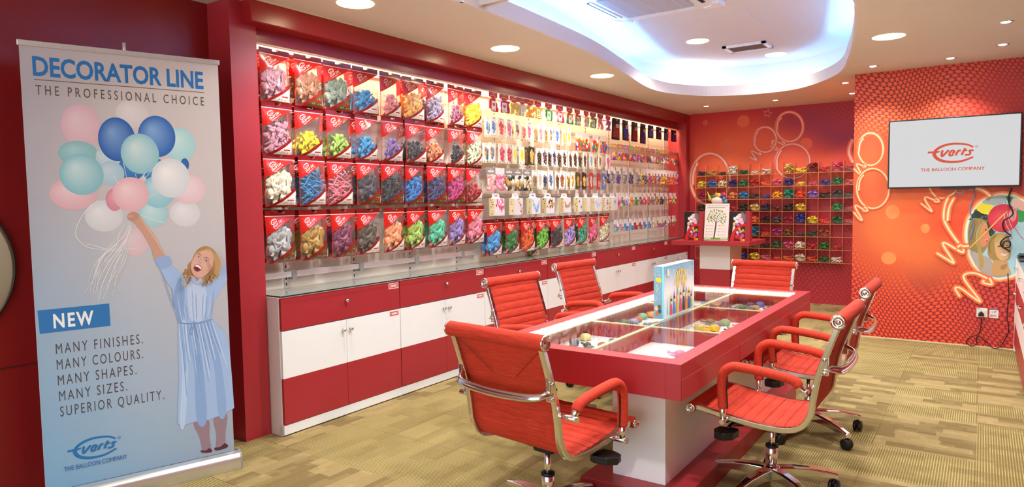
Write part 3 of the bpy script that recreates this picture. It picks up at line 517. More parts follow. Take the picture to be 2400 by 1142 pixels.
# ================================================================== the setting
ZC = 2.664; ZU = 3.06            # lower ceiling, recessed ceiling
mb = MB(); mb.box(-4.1, 1.1, -3.0, 10.0, -0.05, 0.0); struct(mb.build('floor', M['carpet']))
hole = smooth(D['outline'] + [(-0.70, 3.6), (-0.85, 2.3), (-1.5, 1.5), (-2.25, 1.65), (-2.6, 2.5)], 6, True)
hole = [(p[0], p[1]) for p in hole]
def offset(poly, d):
    n = len(poly); out = []
    for i in range(n):
        a = Vector(poly[i - 1]); c = Vector(poly[(i + 1) % n]); t = (c - a).normalized()
        out.append((poly[i][0] - t.y * d, poly[i][1] + t.x * d))
    return out
ar = sum(hole[i][0] * hole[(i + 1) % len(hole)][1] - hole[(i + 1) % len(hole)][0] * hole[i][1] for i in range(len(hole)))
SG = 1 if ar < 0 else -1         # outward offset sign
rect = [(-4.1, -3.0), (1.1, -3.0), (1.1, 10.0), (-4.1, 10.0)]
mb = MB()
tr = tessellate_polygon([[Vector((p[0], p[1], 0)) for p in rect], [Vector((p[0], p[1], 0)) for p in hole]])
pts = rect + hole
for z, dn in ((ZC, True), (ZC + 0.02, False)):
    fs = []
    for t in tr:
        a = [pts[i] for i in t]
        c = (a[1][0] - a[0][0]) * (a[2][1] - a[0][1]) - (a[2][0] - a[0][0]) * (a[1][1] - a[0][1])
        fs.append(tuple(t) if (c > 0) != dn else tuple(t)[::-1])
    mb.add([(p[0], p[1], z) for p in pts], fs)
ceil = struct(mb.build('ceiling', M['ceil']))
def ring_wall(poly_a, poly_b, z0, z1):
    """upright band of real thickness between two outlines"""
    n = len(poly_a); m_ = MB()
    vs = [(p[0], p[1], z) for q in (poly_a, poly_b) for z in (z0, z1) for p in q]
    fs = []
    for i in range(n):
        j = (i + 1) % n
        fs += [(i, j, n + j, n + i), (2 * n + j, 2 * n + i, 3 * n + i, 3 * n + j), (n + i, n + j, 3 * n + j, 3 * n + i), (j, i, 2 * n + i, 2 * n + j)]
    return m_.add(vs, fs, 0, None, False)
struct(ring_wall(hole, offset(hole, SG * 0.02), ZC - 0.001, 2.782).build('trim_1', M['ceilw']))     # upstand of the light cove
far = offset(hole, SG * 0.30)
struct(ring_wall(far, offset(hole, SG * 0.33), ZC + 0.02, ZU).build('trim_2', M['ceilw']))          # outer wall of the light cove
mb = MB(); mb.add([(p[0], p[1], ZU) for p in rect], [(0, 3, 2, 1)]); mb.add([(p[0], p[1], ZU + .03) for p in rect], [(0, 1, 2, 3)])
struct(mb.build('ceiling_recess', M['ceilw']))

mb = MB(); mb.box(-4.1, -3.89, -3.0, 2.42, 0, ZC); struct(mb.build('wall_left', M['wallred']))
mb = MB(); mb.box(-4.1, -3.67, 2.42, 2.60, 0, ZC); struct(mb.build('pillar_left', M['red']))
M['slat'] = mat('white_ribbed_panel', 'DDD4C8', 0.3)
mb = MB(); y = 2.60
mb.box(-4.1, -3.843, 2.60, 9.65, 0, ZC)
zz = 0.885
while zz < 2.55:                       # shallow ribbing of the display panels
    mb.box(-3.8435, -3.840, 2.60, 9.65, zz, min(zz + 0.097, 2.58)); zz += 0.1
struct(mb.build('wall_display', M['slat']))
mb = MB(); mb.box(-4.1, -3.57, 9.65, 9.80, 0, ZC); struct(mb.build('pillar_end', M['red']))
mb = MB(); mb.bbox(-3.70, -3.57, 2.50, 9.65, 2.53, ZC, 0.006); mb.box(-3.722, -3.70, 2.601, 9.65, 2.447, 2.60); mb.box(-3.843, -3.70, 2.601, 9.65, 2.57, 2.62)
struct(mb.build('beam', M['beamred']))
mb = MB(); mb.box(-3.722, -3.698, 2.601, 9.65, 2.438, 2.447); struct(mb.build('trim_3', M['cream']))
mb = MB(); mb.box(-3.569, -3.560, 2.5, 9.80, ZC - 0.008, ZC); struct(mb.build('trim_4', M['cream']))

M['paper_end'] = star_paper('star_wallpaper_end', 'B2243A', 'C23A3C',
    [(-3.3, 2.25, 1.5, .9, 'D23A36'), (-2.75, 1.95, 1.3, .75, 'F0703C'), (-2.0, 1.8, 1.3, .55, 'EC6440'), (-1.3, 2.25, .9, .35, '8E2A50'), (-2.6, .55, 2.2, .5, '9A2030'), (-1.6, 2.5, 1.2, .3, '97294A')],
    [(-2.6, 1.9, 1.7, 1.25, 1.0), (-3.4, 2.3, 1.2, .9, 1.0)], 0.052)
M['paper_tv'] = star_paper('star_wallpaper_screen', '921829', 'EE562C',
    [(-.55, 1.15, .95, .85, 'F47A36'), (-.95, 1.75, .45, .5, 'F06A34'), (-.2, 1.25, .8, .55, 'F2612C'), (.1, 2.2, .5, .5, 'C22A30'), (-.15, 1.15, .45, .22, 'E84A22')],
    [(-.62, 1.22, .62, .55, 1.0), (-.15, 1.35, .75, .6, 1.0), (-.9, 1.7, .35, .42, 1.0), (.35, 1.95, .3, .5, 0.6), (-.45, .85, .25, .45, 0.85)], 0.046,
    [(-.75, 2.2, .8, .6, 'FF6A24'), (.25, 2.4, .45, .4, 'C84036'), (.15, .35, .5, .5, 'D84838')])
mb = MB(); mb.box(-3.57, 1.1, 9.80, 9.95, 0, ZC); wall_end = struct(mb.build('wall_end', M['paper_end']))
mb = MB(); mb.box(-1.092, 1.0, 7.717, 9.80, 0, ZC); wall_tv = struct(mb.build('wall_screen', M['paper_tv']))
mb = MB(); mb.box(-1.09, 1.0, 7.708, 7.717, 0, 0.012); struct(mb.build('baseboard_screen', M['cream']))
mb = MB(); mb.box(1.0, 1.1, -3.0, 7.717, 0, ZC); struct(mb.build('wall_right', M['wallred']))
mb = MB(); mb.box(-3.889, -3.887, -3.0, 2.42, 0.673, 0.677); struct(mb.build('trim_5', M['dark']))

# ---- printed neon balloons, stars and spots of the wallpaper
def neon(P_, strokes, name, parent, w0=0.012, halo='E8703C', core='F2C4B0', edge='F09A70'):
    pr = Print(P_, 0.00015)
    for pts, k in strokes:
        q = pts if k in (1, 3) and len(pts) > 30 else smooth(pts, 5)
        cl = k in (1, 3) and len(pts) > 30
        w_ = w0 * (1.4 if k in (2, 3) else .9)
        pr.line(q, w_ * 2.9, halo, cl); pr.line(q, w_ * 1.5, edge, cl); pr.line(q, w_ * 0.75, core, cl)
    return pr.build(name, M['print'], parent)
PE = lambda u, v, h: (u, 9.80 - h, v)
PT = lambda u, v, h: (u, 7.717 - h, v)
for nm, P_, par, sp, col in (('printed_spots', PE, wall_end, D['espots'], 'E8704A'), ('printed_spots', PT, wall_tv, D['spots'], 'F6924C')):
    pr = Print(P_, 0.0001, 0.0001)
    for e in sp: pr.ell(*e, col)
    pr.build(nm, M['print'], par)
neon(PE, D['endneon'], 'printed_balloons', wall_end, 0.016, 'E4663E', 'F0CFCB', 'E8967C')
pr = Print(PE)
for s_ in D['stars']: pr.line(s_, 0.014, 'E8927A', True)
pr.build('printed_stars', M['print'], wall_end)
neon(PT, D['tvneon'], 'printed_balloons', wall_tv, 0.0125, 'F2703C', 'FFE9BC', 'F89A5C')

# ---- the photograph printed in the wallpaper's round frame
K = D['kids']
pr = Print(PT, 0.0001)
pr.line(D['ring'], 0.075, 'F48A54', True); pr.line(D['ring'], 0.045, 'FBC48C', True); pr.line(D['ring'], 0.024, 'FFF0D0', True)
pr.poly(D['ring'], 'A9D3DE')
pr.poly(K['foliage'], '24382E')
rr = random.Random(3)
for i in range(46):
    a = rr.choice(K['foliage']); b = rr.choice(K['foliage'])
    t = rr.random(); pr.ell(a[0] + (b[0] - a[0]) * t * .5, a[1] + (b[1] - a[1]) * t * .5, .006 + rr.random() * .006, .005, rr.choice(['4E6A50', '3A5648', '6E8A6C', '16261E']), n=7)
pr.poly(smooth(K['yellow'], 4, True), 'EEE03A'); pr.poly(smooth(K['green1'], 4, True), '1E8A4A'); pr.poly(smooth(K['green2'], 4, True), '2E9E50'); pr.poly(smooth(K['pale'], 4, True), 'E6B6A4')
pr.poly(smooth(K['greytop'], 4, True), '9DB4B0')
c = K['redb']; pr.ell(*c, 'CE2842', 'E24A5C', hx=-.2, hy=.2); pr.ell(c[0] + c[2] * .62, c[1] + c[3] * .25, c[2] * .25, c[3] * .5, 'E68A90', 'F0C4C4')
pr.poly(smooth(K['hair1'], 4, True), '97834A'); pr.poly(smooth(K['face1'], 4, True), 'D98A62'); pr.poly(smooth(K['shirt'], 4, True), 'AFA79E'); pr.poly(smooth(K['strand'], 4, True), 'B09A58')
for k_, ref, n_, cs_ in (('hair1', K['hair1'], 26, ['8A7640', 'B09C60', '7A6636', 'C4B274']), ('hair2', K['hair2'], 0, [])):
    for i in range(n_):
        x0 = .005 + rr.random() * .125; pr.line(smooth([(K['hair1'][3][0] - .02 + x0 * .9, K['hair1'][3][1] - .012 - x0 * .05), (K['hair1'][0][0] + x0 * .9, K['hair1'][0][1]), (K['hair1'][11][0] + x0 * .7, K['hair1'][11][1] - rr.random() * .04)], 5), .0025, rr.choice(cs_), taper=True)
pr.ell(K['face1'][3][0] - .022, K['face1'][3][1] - .028, .016, .012, 'E8A488', 'E8A488')
pr.poly(K['mouth1'], 'B4605A'); pr.poly(K['eye1k'], '5A4430')
pr.poly(smooth(K['hair2'], 4, True), 'A58A48'); pr.poly(smooth(K['face2'], 4, True), 'D8AE7C'); pr.poly(K['fringe'], 'BFA45C'); pr.poly(smooth(K['hand2'], 4, True), 'C69C66'); pr.poly(smooth(K['finger'], 4, True), 'A97E4C')
for i in range(26):
    f = rr.random(); a_, b_, c_ = K['hair2'][3], K['hair2'][1 if f < .5 else 8], K['hair2'][0 if f < .5 else 9]
    w_ = rr.random() * (.5 if f < .5 else .3)
    q = [(a_[0] + rr.uniform(-.02, .05), a_[1] - .004), tuple(b_[i_] + (K['face2'][0][i_] - b_[i_]) * w_ * .8 for i_ in (0, 1)), tuple(c_[i_] + (K['face2'][7][i_] - c_[i_]) * w_ * .7 for i_ in (0, 1))]
    if f < .5: pr.line(smooth(q, 5), .0022, rr.choice(['8E7438', 'BCA45C', 'CDB878', '7A622E']), taper=True)
pr.line(smooth([K['face2'][2], K['fringe'][2], K['fringe'][1], K['fringe'][0]], 5), .004, 'CDB878')
pr.poly(smooth(K['mouth2'], 4, True), 'F2E6D8'); pr.poly(K['eyeA'], '4E3A26'); pr.poly(K['eyeB'], '4E3A26')
for q in K['rib']: pr.line(smooth(q, 4), .010, 'E8C05A')
for q in K['redstr']: pr.line(smooth(q, 4), .004, 'D84A54')
for q in K['whstr']: pr.line(smooth(q, 4), .004, 'F0E0D0')
kp = pr.build('printed_photograph', M['print'], wall_tv)

# ================================================================== lamps
ORD = ['first', 'second', 'third', 'fourth', 'fifth', 'sixth', 'seventh', 'eighth', 'ninth', 'tenth', 'eleventh', 'twelfth', 'thirteenth', 'fourteenth', 'fifteenth', 'sixteenth', 'seventeenth', 'eighteenth', 'nineteenth', 'twentieth', 'twenty-first', 'twenty-second', 'twenty-third', 'twenty-fourth']
def spot_lamp(parent, loc, e, col, ang, blend, size=0.06):
    l = bpy.data.lights.new('lamp_light', 'SPOT'); l.energy = e; l.color = col; l.spot_size = math.radians(ang); l.spot_blend = blend; l.shadow_soft_size = size
    o = bpy.data.objects.new('lamp_light', l); COL.objects.link(o); o.location = loc; o.parent = parent
M['rimglow'] = mat('glowing_lamp_rim', (1.0, 0.9, 0.5), 0.4, emit=(1.0, 0.80, 0.30), es=2.6)
big = [(-3.178, 2.957, ZC, 'over the first big bags of the display wall'), (-3.177, 4.542, ZC, 'over the middle of the display wall'), (-3.127, 6.131, ZC, 'nearest the wavy corner of the ceiling recess'),
       (-.627, 6.052, ZC, 'right of the blue recess, lower of two'), (-.44, 4.55, ZC, 'right of the blue recess, cut by the top edge'), (-2.464, 6.99, ZU, 'inside the recess beside the access panel'), (-2.836, 8.09, ZU, 'inside the recess, farthest left'), (-1.98, 8.197, ZU, 'inside the recess behind the slot grille')]
big += [(-.45, 3.0, ZC, 'out of the picture, right of the table'), (-.45, 1.4, ZC, 'out of the picture, nearest the shop front'), (-1.55, 3.75, ZU, 'out of the picture, over the near end of the table'), (-2.0, 2.7, ZU, 'out of the picture, in the near part of the recess')]
for x, y, z, wh in big:
    t = thing('ceiling_downlight', 'large round glowing downlight ' + wh, 'light', (x, y, z), 0, 'large round downlights')
    mb = MB(); mb.lathe([(0.082, -0.004), (0.112, -0.003), (0.115, 0.0)], 28); mb.build('rim', M['rimglow'], t)
    mb = MB(); mb.lathe([(0.0, -0.010), (0.05, -0.009), (0.083, -0.003)][::-1], 28); mb.build('lamp_glass', M['lamp'], t)
    for k in (-1, 1):
        mb = MB(); mb.tube([(k * .075, .0, -.006), (k * .072, 0, -.014)], .006, 6); mb.build('clip', M['steel'], t)
    spot_lamp(t, (0, 0, -0.03), (9 if y > 8 else 60) if z > ZC else (52 if y < 3.1 and x > -1 else 40), (1, 0.985, 0.95), 150, 0.8)
small = [(-3.068, 9.041, 'above the display stand'), (-2.193, 9.081, 'above the wall of clear bins'), (-1.318, 9.104, 'half hidden by the corner of the screen wall'), (-1.257, 8.213, 'beside the corner of the screen wall'),
         (-.886, 7.335, 'left above the screen wall'), (-.269, 7.362, 'above the top of the screen'), (.104, 6.973, 'second from the right edge, bluish glow'), (.106, 6.076, 'at the right edge of the ceiling')]
for x, y, wh in small:
    t = thing('recessed_spotlight', 'small recessed spotlight ' + wh, 'light', (x, y, ZC), 0, 'small recessed spotlights')
    mb = MB(); mb.lathe([(0.030, -0.001), (0.047, -0.004), (0.050, 0.0)], 20); mb.build('rim', M['steel'], t)
    mb = MB(); mb.lathe([(0.0, -0.005), (0.02, -0.005), (0.031, -0.001)][::-1], 20); mb.build('bulb', M['lampw'], t)
    spot_lamp(t, (0, 0, -0.03), 22, (1, 0.98, 0.95), 110, 0.6, 0.03)
# blue strip lamps lying in the cove behind the upstand
n = len(hole)
inner = offset(hole, SG * 0.07)
def strip(i0, i1, label, mat_, z=2.70):
    o = tag(MB().tube([(inner[i % n][0], inner[i % n][1], z) for i in range(i0, i1)], 0.012, 6).build('cove_light_strip', mat_), label, 'light', 'blue strips in the ceiling cove'); return o
M['cove2'] = mat('dim_blue_strip', (0.6, 0.8, 1.0), 0.4, emit=(0.14, 0.40, 1.0), es=9)
strip(6, 34, 'blue glowing strip in the cove along the display-wall side', M['cove'])
strip(36, 74, 'dimmer blue glowing strip in the far curve of the cove', M['cove2'])
strip(76, 118, 'blue glowing strip in the cove on the right side', M['cove'])

# ---- things on the recessed ceiling
t = thing('air_conditioner', 'large white ceiling cassette air conditioner at the top edge', 'air conditioner', (-2.27, 5.23, ZU)); t.scale = (1.08, 1.08, 1.08)
mb = MB(); mb.bbox(-.43, .43, -.43, .43, -.035, 0.0, .012); mb.build('housing', M['white'], t)
mb = MB(); mb.bbox(-.275, .275, -.275, .275, -.048, -.034, .006)
mb.build('intake_grille', mat('grey_blue_grille', 'B9BCCB', .5, noise=.03), t)
for k in range(-2, 3):
    mb = MB(); mb.box(k * .1 - .0015, k * .1 + .0015, -.27, .27, -.0495, -.047); mb.build('grille_rib', M['wplastic'], t)
for a in range(4):
    Mx = Matrix.Rotation(a * pi / 2, 4, 'Z')
    mb = MB(); mb.prism([(-.27, .325), (.27, .325), (.25, .365), (-.25, .365)], -.038, -.030, M=Mx); mb.build('air_slot', M['dark'], t)
    mb = MB(); mb.prism([(-.27, .318), (.27, .318), (.26, .338), (-.26, .338)], -.046, -.036, M=Mx); mb.build('louvre', M['white'], t)
    mb = MB(); mb.prism([(.40, .30), (.445, .31), (.45, .45), (.31, .445), (.30, .40), (.37, .37)], -.042, -.005, M=Mx); mb.build('corner_cap', M['white'], t)
t = thing('ceiling_grille', 'small rectangular slot grille with brown mesh in recess ceiling', 'vent', (-2.114, 7.556, ZU)); t.scale = (1.07, 1.07, 1)
mb = MB()
for a, b, c_, d in ((-.21, .21, -.15, -.12), (-.21, .21, .12, .15), (-.21, -.17, -.15, .15), (.17, .21, -.15, .15)): mb.box(a, b, c_, d, -.022, 0)
mb.build('frame', M['white'], t)
mb = MB(); mb.box(-.17, .17, -.12, .12, -.012, -.004)
for k in range(15): mb.box(-.17, .17, -.115 + k * .016, -.111 + k * .016, -.017, -.012)
mb.build('mesh', mat('brown_mesh', '8A6450', .6, noise=.05), t)
o = MB().box(-2.43, -1.73, 6.07, 6.80, ZU - .004, ZU - .0005).build('access_panel', M['ceilw']); tag(o, 'flush square access panel in the recess ceiling beside the cassette', 'hatch')
o = MB().tube([(-3.79, 2.64, 2.545), (-3.79, 9.6, 2.545)], .014, 8).build('display_tube_light', M['tube']); tag(o, 'long warm tube light hidden behind the red fascia', 'light')
# ================================================================== the row of cabinets under the display wall
C0 = 2.604; CP = 1.0044 * 1.0395
def plaque(name, parent, w, h, P_, text):
    pr = Print(P_, 0.0002)
    pr.rect(-w / 2, -h / 2, w / 2, h / 2, 'F0D8D0'); pr.rect(-w / 2 + .006, -h / 2 + .006, w / 2 - .006, h / 2 - .006, 'BE2A34')
    pr.rect(-w / 2 + .012, -h / 2 + .012, w / 2 - .012, h / 2 - .012, 'F0D8D0'); pr.rect(-w / 2 + .016, -h / 2 + .016, w / 2 - .016, h / 2 - .016, 'BE2A34')
    pr.rect(-w * .24, -h * .09, w * .26, h * .10, 'F6E4DC')
    return pr.build(name, M['print'], parent)
def knob_mb(x, y, z):
    Mx = Matrix.Translation((x, y, z)) @ Matrix.Rotation(pi / 2, 4, 'Y')
    return MB().lathe([(0.006, 0), (0.006, .012), (.012, .016), (.0135, .022), (.010, .028), (0.0, .030)], 14, M=Mx)
def make_cabinet():
    t = thing('display_cabinet', '', 'cabinet')
    w = CP - .002; F = -3.56
    mb = MB(); mb.box(-3.84, F, 0, .018, .0, .872); mb.box(-3.84, F, w - .018, w, 0, .872); mb.box(-3.84, F, 0.018, w - .018, .05, .07)
    mb.box(-3.84, F, .018, w - .018, .855, .872); mb.box(-3.84, -3.83, .018, w - .018, .07, .855); mb.box(-3.84, F, .018, w - .018, .655, .664)
    mb.build('carcass', M['white'], t)
    mb = MB(); mb.bbox(-3.59, -3.543, 0, w, .008, .068, .002); mb.build('plinth', M['white'], t)
    mb = MB(); mb.bbox(F + .001, -3.54, .004, w - .003, .666, .868, .0015); d = mb.build('flap', M['red'], t)
    knob_mb(-3.54, w * .5, .79).build('knob', M['chrome'], d)
    plaque('name_plate', d, .10, .042, lambda u, v, h: (-3.54 + h, w - .062 + u, .838 + v), '')
    for k in range(2):
        y0 = .004 if k == 0 else w / 2 + .0015; y1 = w / 2 - .0015 if k == 0 else w - .003
        mb = MB(); mb.box(F + .001, -3.54, y0, y1, .364, .660, 0); mb.box(F + .001, -3.54, y0, y1, .073, .364, 1)
        d = mb.build('door', [M['white'], M['red']], t)
        knob_mb(-3.54, w / 2 + (-.032 if k == 0 else .032), .595).build('knob', M['chrome'], d)
        if k: plaque('name_plate', d, .10, .040, lambda u, v, h: (-3.54 + h, w - .062 + u, .634 + v), '')
    return t
cab = make_cabinet()
where = ['nearest the pillar, first of the row', 'second of the row, behind the near chair', 'third of the row, behind the left chairs', 'fourth of the row', 'fifth of the row', 'sixth of the row', 'last of the row, in the far corner']
for i in range(7):
    c = cab if i == 0 else dup(cab)
    y = C0 + i * CP if i < 6 else C0 + 6 * CP - .26
    c.location = (0, C0 + i * CP, 0)
    if i == 6: c.scale = (1, .735, 1)
    tag(c, 'red and white display cabinet, ' + where[i], 'cabinet', 'cabinets under the display wall')
    L_ = CP if i < 6 else CP * .735
    g = MB().bbox(-3.838, -3.532, C0 + i * CP + .002, C0 + i * CP + L_ - .001, .8735, .8825, .0015)
    g = g.build('glass_shelf', [M['shelfglass']]); tag(g, 'clear glass top on the cabinet %s' % where[i].replace(', behind the near chair', '').replace(', behind the left chairs', ''), 'glass shelf', 'glass tops of the cabinets')
    e = MB(); e.box(-3.532, -3.5305, C0 + i * CP + .002, C0 + i * CP + L_ - .001, .8735, .8825)
    if i == 0: e.box(-3.838, -3.532, C0 - .0005, C0 + .001, .8735, .8825)
    e.build('edge', M['glassedge'], g)

# slotted uprights and the low steel bar on the display wall
for i in range(12):
    y = 2.875 + i * .601
    mb = MB(); mb.box(-3.840, -3.834, y - .011, y + .011, .888, 2.50); mb.build
    o = mb.build('slotted_upright', M['steel'])
    s = MB()
    for k in range(40): s.box(-3.8345, -3.8335, y - .005, y + .005, .90 + k * .04, .922 + k * .04)
    s.build('slots', M['dark'], o)
    tag(o, 'slotted steel upright on the display wall, %s from the banner end' % ORD[i], 'upright', 'slotted uprights of the display wall')
t = thing('steel_rail', 'flat steel rail low on the display wall above the glass tops', 'rail', (0, 0, 0))
mb = MB(); mb.bbox(-3.80, -3.788, 2.61, 4.93, .962, 1.0, .002); mb.build('bar', M['steel'], t)
for i in range(4):
    y = 2.875 + i * .601
    mb = MB(); mb.bbox(-3.834, -3.78, y + .012, y + .05, .945, 1.004, .003); mb.build('bracket', M['grey'], t)

# ================================================================== display table
t = thing('display_table', 'red glass-topped display table full of balloons with white pedestal', 'table', (0, 0, 0))
X0, X1, Y0, Y1 = -2.03, -1.02, 2.70, 5.285; IX0, IX1, IY0, IY1 = -1.955, -1.09, 2.79, 5.215
mb = MB()
for a in ((X0, IX0, Y0, Y1), (IX1, X1, Y0, Y1), (IX0, IX1, Y0, IY0), (IX0, IX1, IY1, Y1)): mb.box(a[0], a[1], a[2], a[3], .598, .754)
mb.build('frame', M['red'], t, bevel=.0015)
mb = MB(); mb.box(IX0, IX1, IY0, IY1, .600, .638); mb.build('tray_floor', M['white'], t)
mb = MB()
mb.box(IX0, IX0 + .014, IY0, IY1, .638, .72); mb.box(-1.543, -1.528, IY0, IY1, .638, .722)
for y in (3.585, 4.415): mb.box(IX0, IX1, y - .008, y + .008, .638, .722)
mb.build('divider', M['red'], t)
mb = MB()
mb.box(-1.546, -1.525, IY0, IY1, .722, .727)
for y in (3.585, 4.415): mb.box(IX0 + .05, IX1, y - .011, y + .011, .7215, .726)
mb.build('divider_edging', M['cream'], t)
mb = MB(); mb.box(IX0, IX0 + .052, IY0, IY1, .722, .728); mb.box(IX0 + .052, IX1, IY1 - .075, IY1, .722, .728); mb.box(IX1 - .008, IX1, IY0, IY1, .735, .742)
mb.build('ledge', M['cream'], t)
mb = MB(); mb.box(IX0 + .004, IX0 + .016, IY0 + .02, IY1, .733, .741); mb.box(IX0 + .06, IX1 - .02, IY1 - .016, IY1 - .004, .733, .741); mb.build('light_strip', M['tablelight'], t)
mb = MB(); mb.box(IX0 - .004, IX1 + .004, IY0 - .004, IY1 + .004, .7475, .7545); mb.build('glass_top', M['glass'], t)
mb = MB()
for y0, y1 in ((Y0 + .005, 3.52), (3.526, 4.373), (4.379, 5.25)):
    o = MB().bbox(X1, X1 + .004, y0, y1, .60, .688, .001).build('drawer', M['red'], t)
mb = MB(); mb.bbox(-1.46, -1.19, 2.95, 5.0, .108, .60, .002); ped = mb.build('pedestal', M['white'], t)
for k in range(5):
    mb = MB(); Mx = Matrix.Translation((-1.19, 3.10 + k * .24, .535)) @ Matrix.Rotation(pi / 2, 4, 'Y')
    mb.lathe([(.05, 0), (.05, .003), (.043, .004), (0, .004)], 24, M=Mx)
    for j in range(-3, 4):
        h_ = sqrt(max(0, .04 ** 2 - (j * .011) ** 2)); mb.box(-1.186, -1.1845, 3.10 + k * .24 - h_, 3.10 + k * .24 + h_, .535 + j * .011 - .003, .535 + j * .011 + .003, 1)
    mb.build('vent', [M['cream'], M['dark']], ped)
mb = MB(); mb.bbox(-1.58, -1.07, 2.84, 5.1, 0, .108, .003); mb.build('plinth', M['red'], t)
for x, y in ((-1.528, 2.93), (-1.528, 4.52), (-1.528, 3.70)):
    plaque('name_plate', t, .10, .05, lambda u, v, h: (x + h, y + u, .69 + v), '')

def balloon_mb(L_=.11, W_=.06, T_=.028, bend=0.0, n=14, k=10):
    """uninflated balloon lying flat: round head, narrow neck, rolled lip"""
    mb = MB(); rings = []
    for i in range(n + 1):
        s_ = i / n; x = L_ * (s_ - .5)
        head = sqrt(max(0, 1 - ((s_ - .27) / .27) ** 2)) if s_ < .54 else 0
        neck = .30 + .04 * sin(s_ * 20)
        f = max(head, neck * min(1, max(0, (s_ - .02) / .2))) if s_ > .27 else head
        if s_ > .95: f = .40
        if .45 < s_ < .7: f = max(f, .30 + .5 * ((.7 - s_) / .25) ** 2)
        if i == 0: f = .12
        rings.append((x, f))
    vs = []
    for x, f in rings:
        for q in range(k):
            a = 2 * pi * q / k
            vs.append((x, cos(a) * f * W_ / 2 + bend * (x / L_) ** 2 * L_, T_ * .5 * (f ** .8) * sin(a) * (1 if f > .35 else .7) + T_ * .5 * (.5 + .5 * f)))
    fs = []
    for i in range(n):
        for q in range(k):
            l = (q + 1) % k; fs.append((i * k + q, i * k + l, (i + 1) * k + l, (i + 1) * k + q))
    fs += [tuple(range(k))[::-1], tuple(n * k + q for q in range(k))]
    return mb.add(vs, fs, 0, None, True)
protos = [balloon_mb(.125, .07, .042, .1), balloon_mb(.105, .06, .036, -.15), balloon_mb(.085, .045, .028, .1)]
pm = []
rr = random.Random(11)
for i, (x, y, col, nm) in enumerate(TB):
    kk = 2 if (x > -1.26 or 'small' in nm) else i % 2
    if len(pm) < 3 and not any(q[0] == kk for q in pm):
        o = protos[kk].build('balloon', M['latex']); pm.append((kk, o))
    else:
        o = [q for q in pm if q[0] == kk][0][1].copy(); COL.objects.link(o)
    o.color = (*lin(col), 1); o.location = (x, y, .6385)
    far_ = x > -1.53
    o.rotation_euler = (0, 0, (rr.uniform(.2, 1.0) + (pi / 2 if not far_ else pi / 2 + .3)) if i not in (18,) else 1.2)
    sec = 'near' if y < 3.585 else ('middle' if y < 4.415 else 'far')
    tag(o, '%s balloon lying in the %s %s tray of the table' % (nm, sec, 'right' if far_ else 'left'), 'balloon', 'loose balloons in the table trays')

# ================================================================== office chairs
PROF = smooth([(.31, .436), (.27, .440), (.14, .418), (0, .402), (-.11, .402), (-.175, .425), (-.212, .480), (-.225, .56), (-.245, .66), (-.29, .79), (-.325, .885)], 8)
def at_len(pr):
    L_ = [0]
    for a, b in zip(pr, pr[1:]): L_.append(L_[-1] + math.hypot(b[0] - a[0], b[1] - a[1]))
    return L_
def pnorm(pr, i):
    a = pr[max(0, i - 1)]; b = pr[min(len(pr) - 1, i + 1)]; dx, dz = b[0] - a[0], b[1] - a[1]; q = math.hypot(dx, dz)
    return (-dz / q * -1, dx / q * -1)      # towards the sitter
PLEN = at_len(PROF)
def dense(k):
    out = []; tot = PLEN[-1]; j = 0
    for i in range(k + 1):
        s_ = tot * i / k
        while j < len(PLEN) - 2 and PLEN[j + 1] < s_: j += 1
        t_ = (s_ - PLEN[j]) / (PLEN[j + 1] - PLEN[j])
        out.append((PROF[j][0] + (PROF[j + 1][0] - PROF[j][0]) * t_, PROF[j][1] + (PROF[j + 1][1] - PROF[j][1]) * t_))
    return out
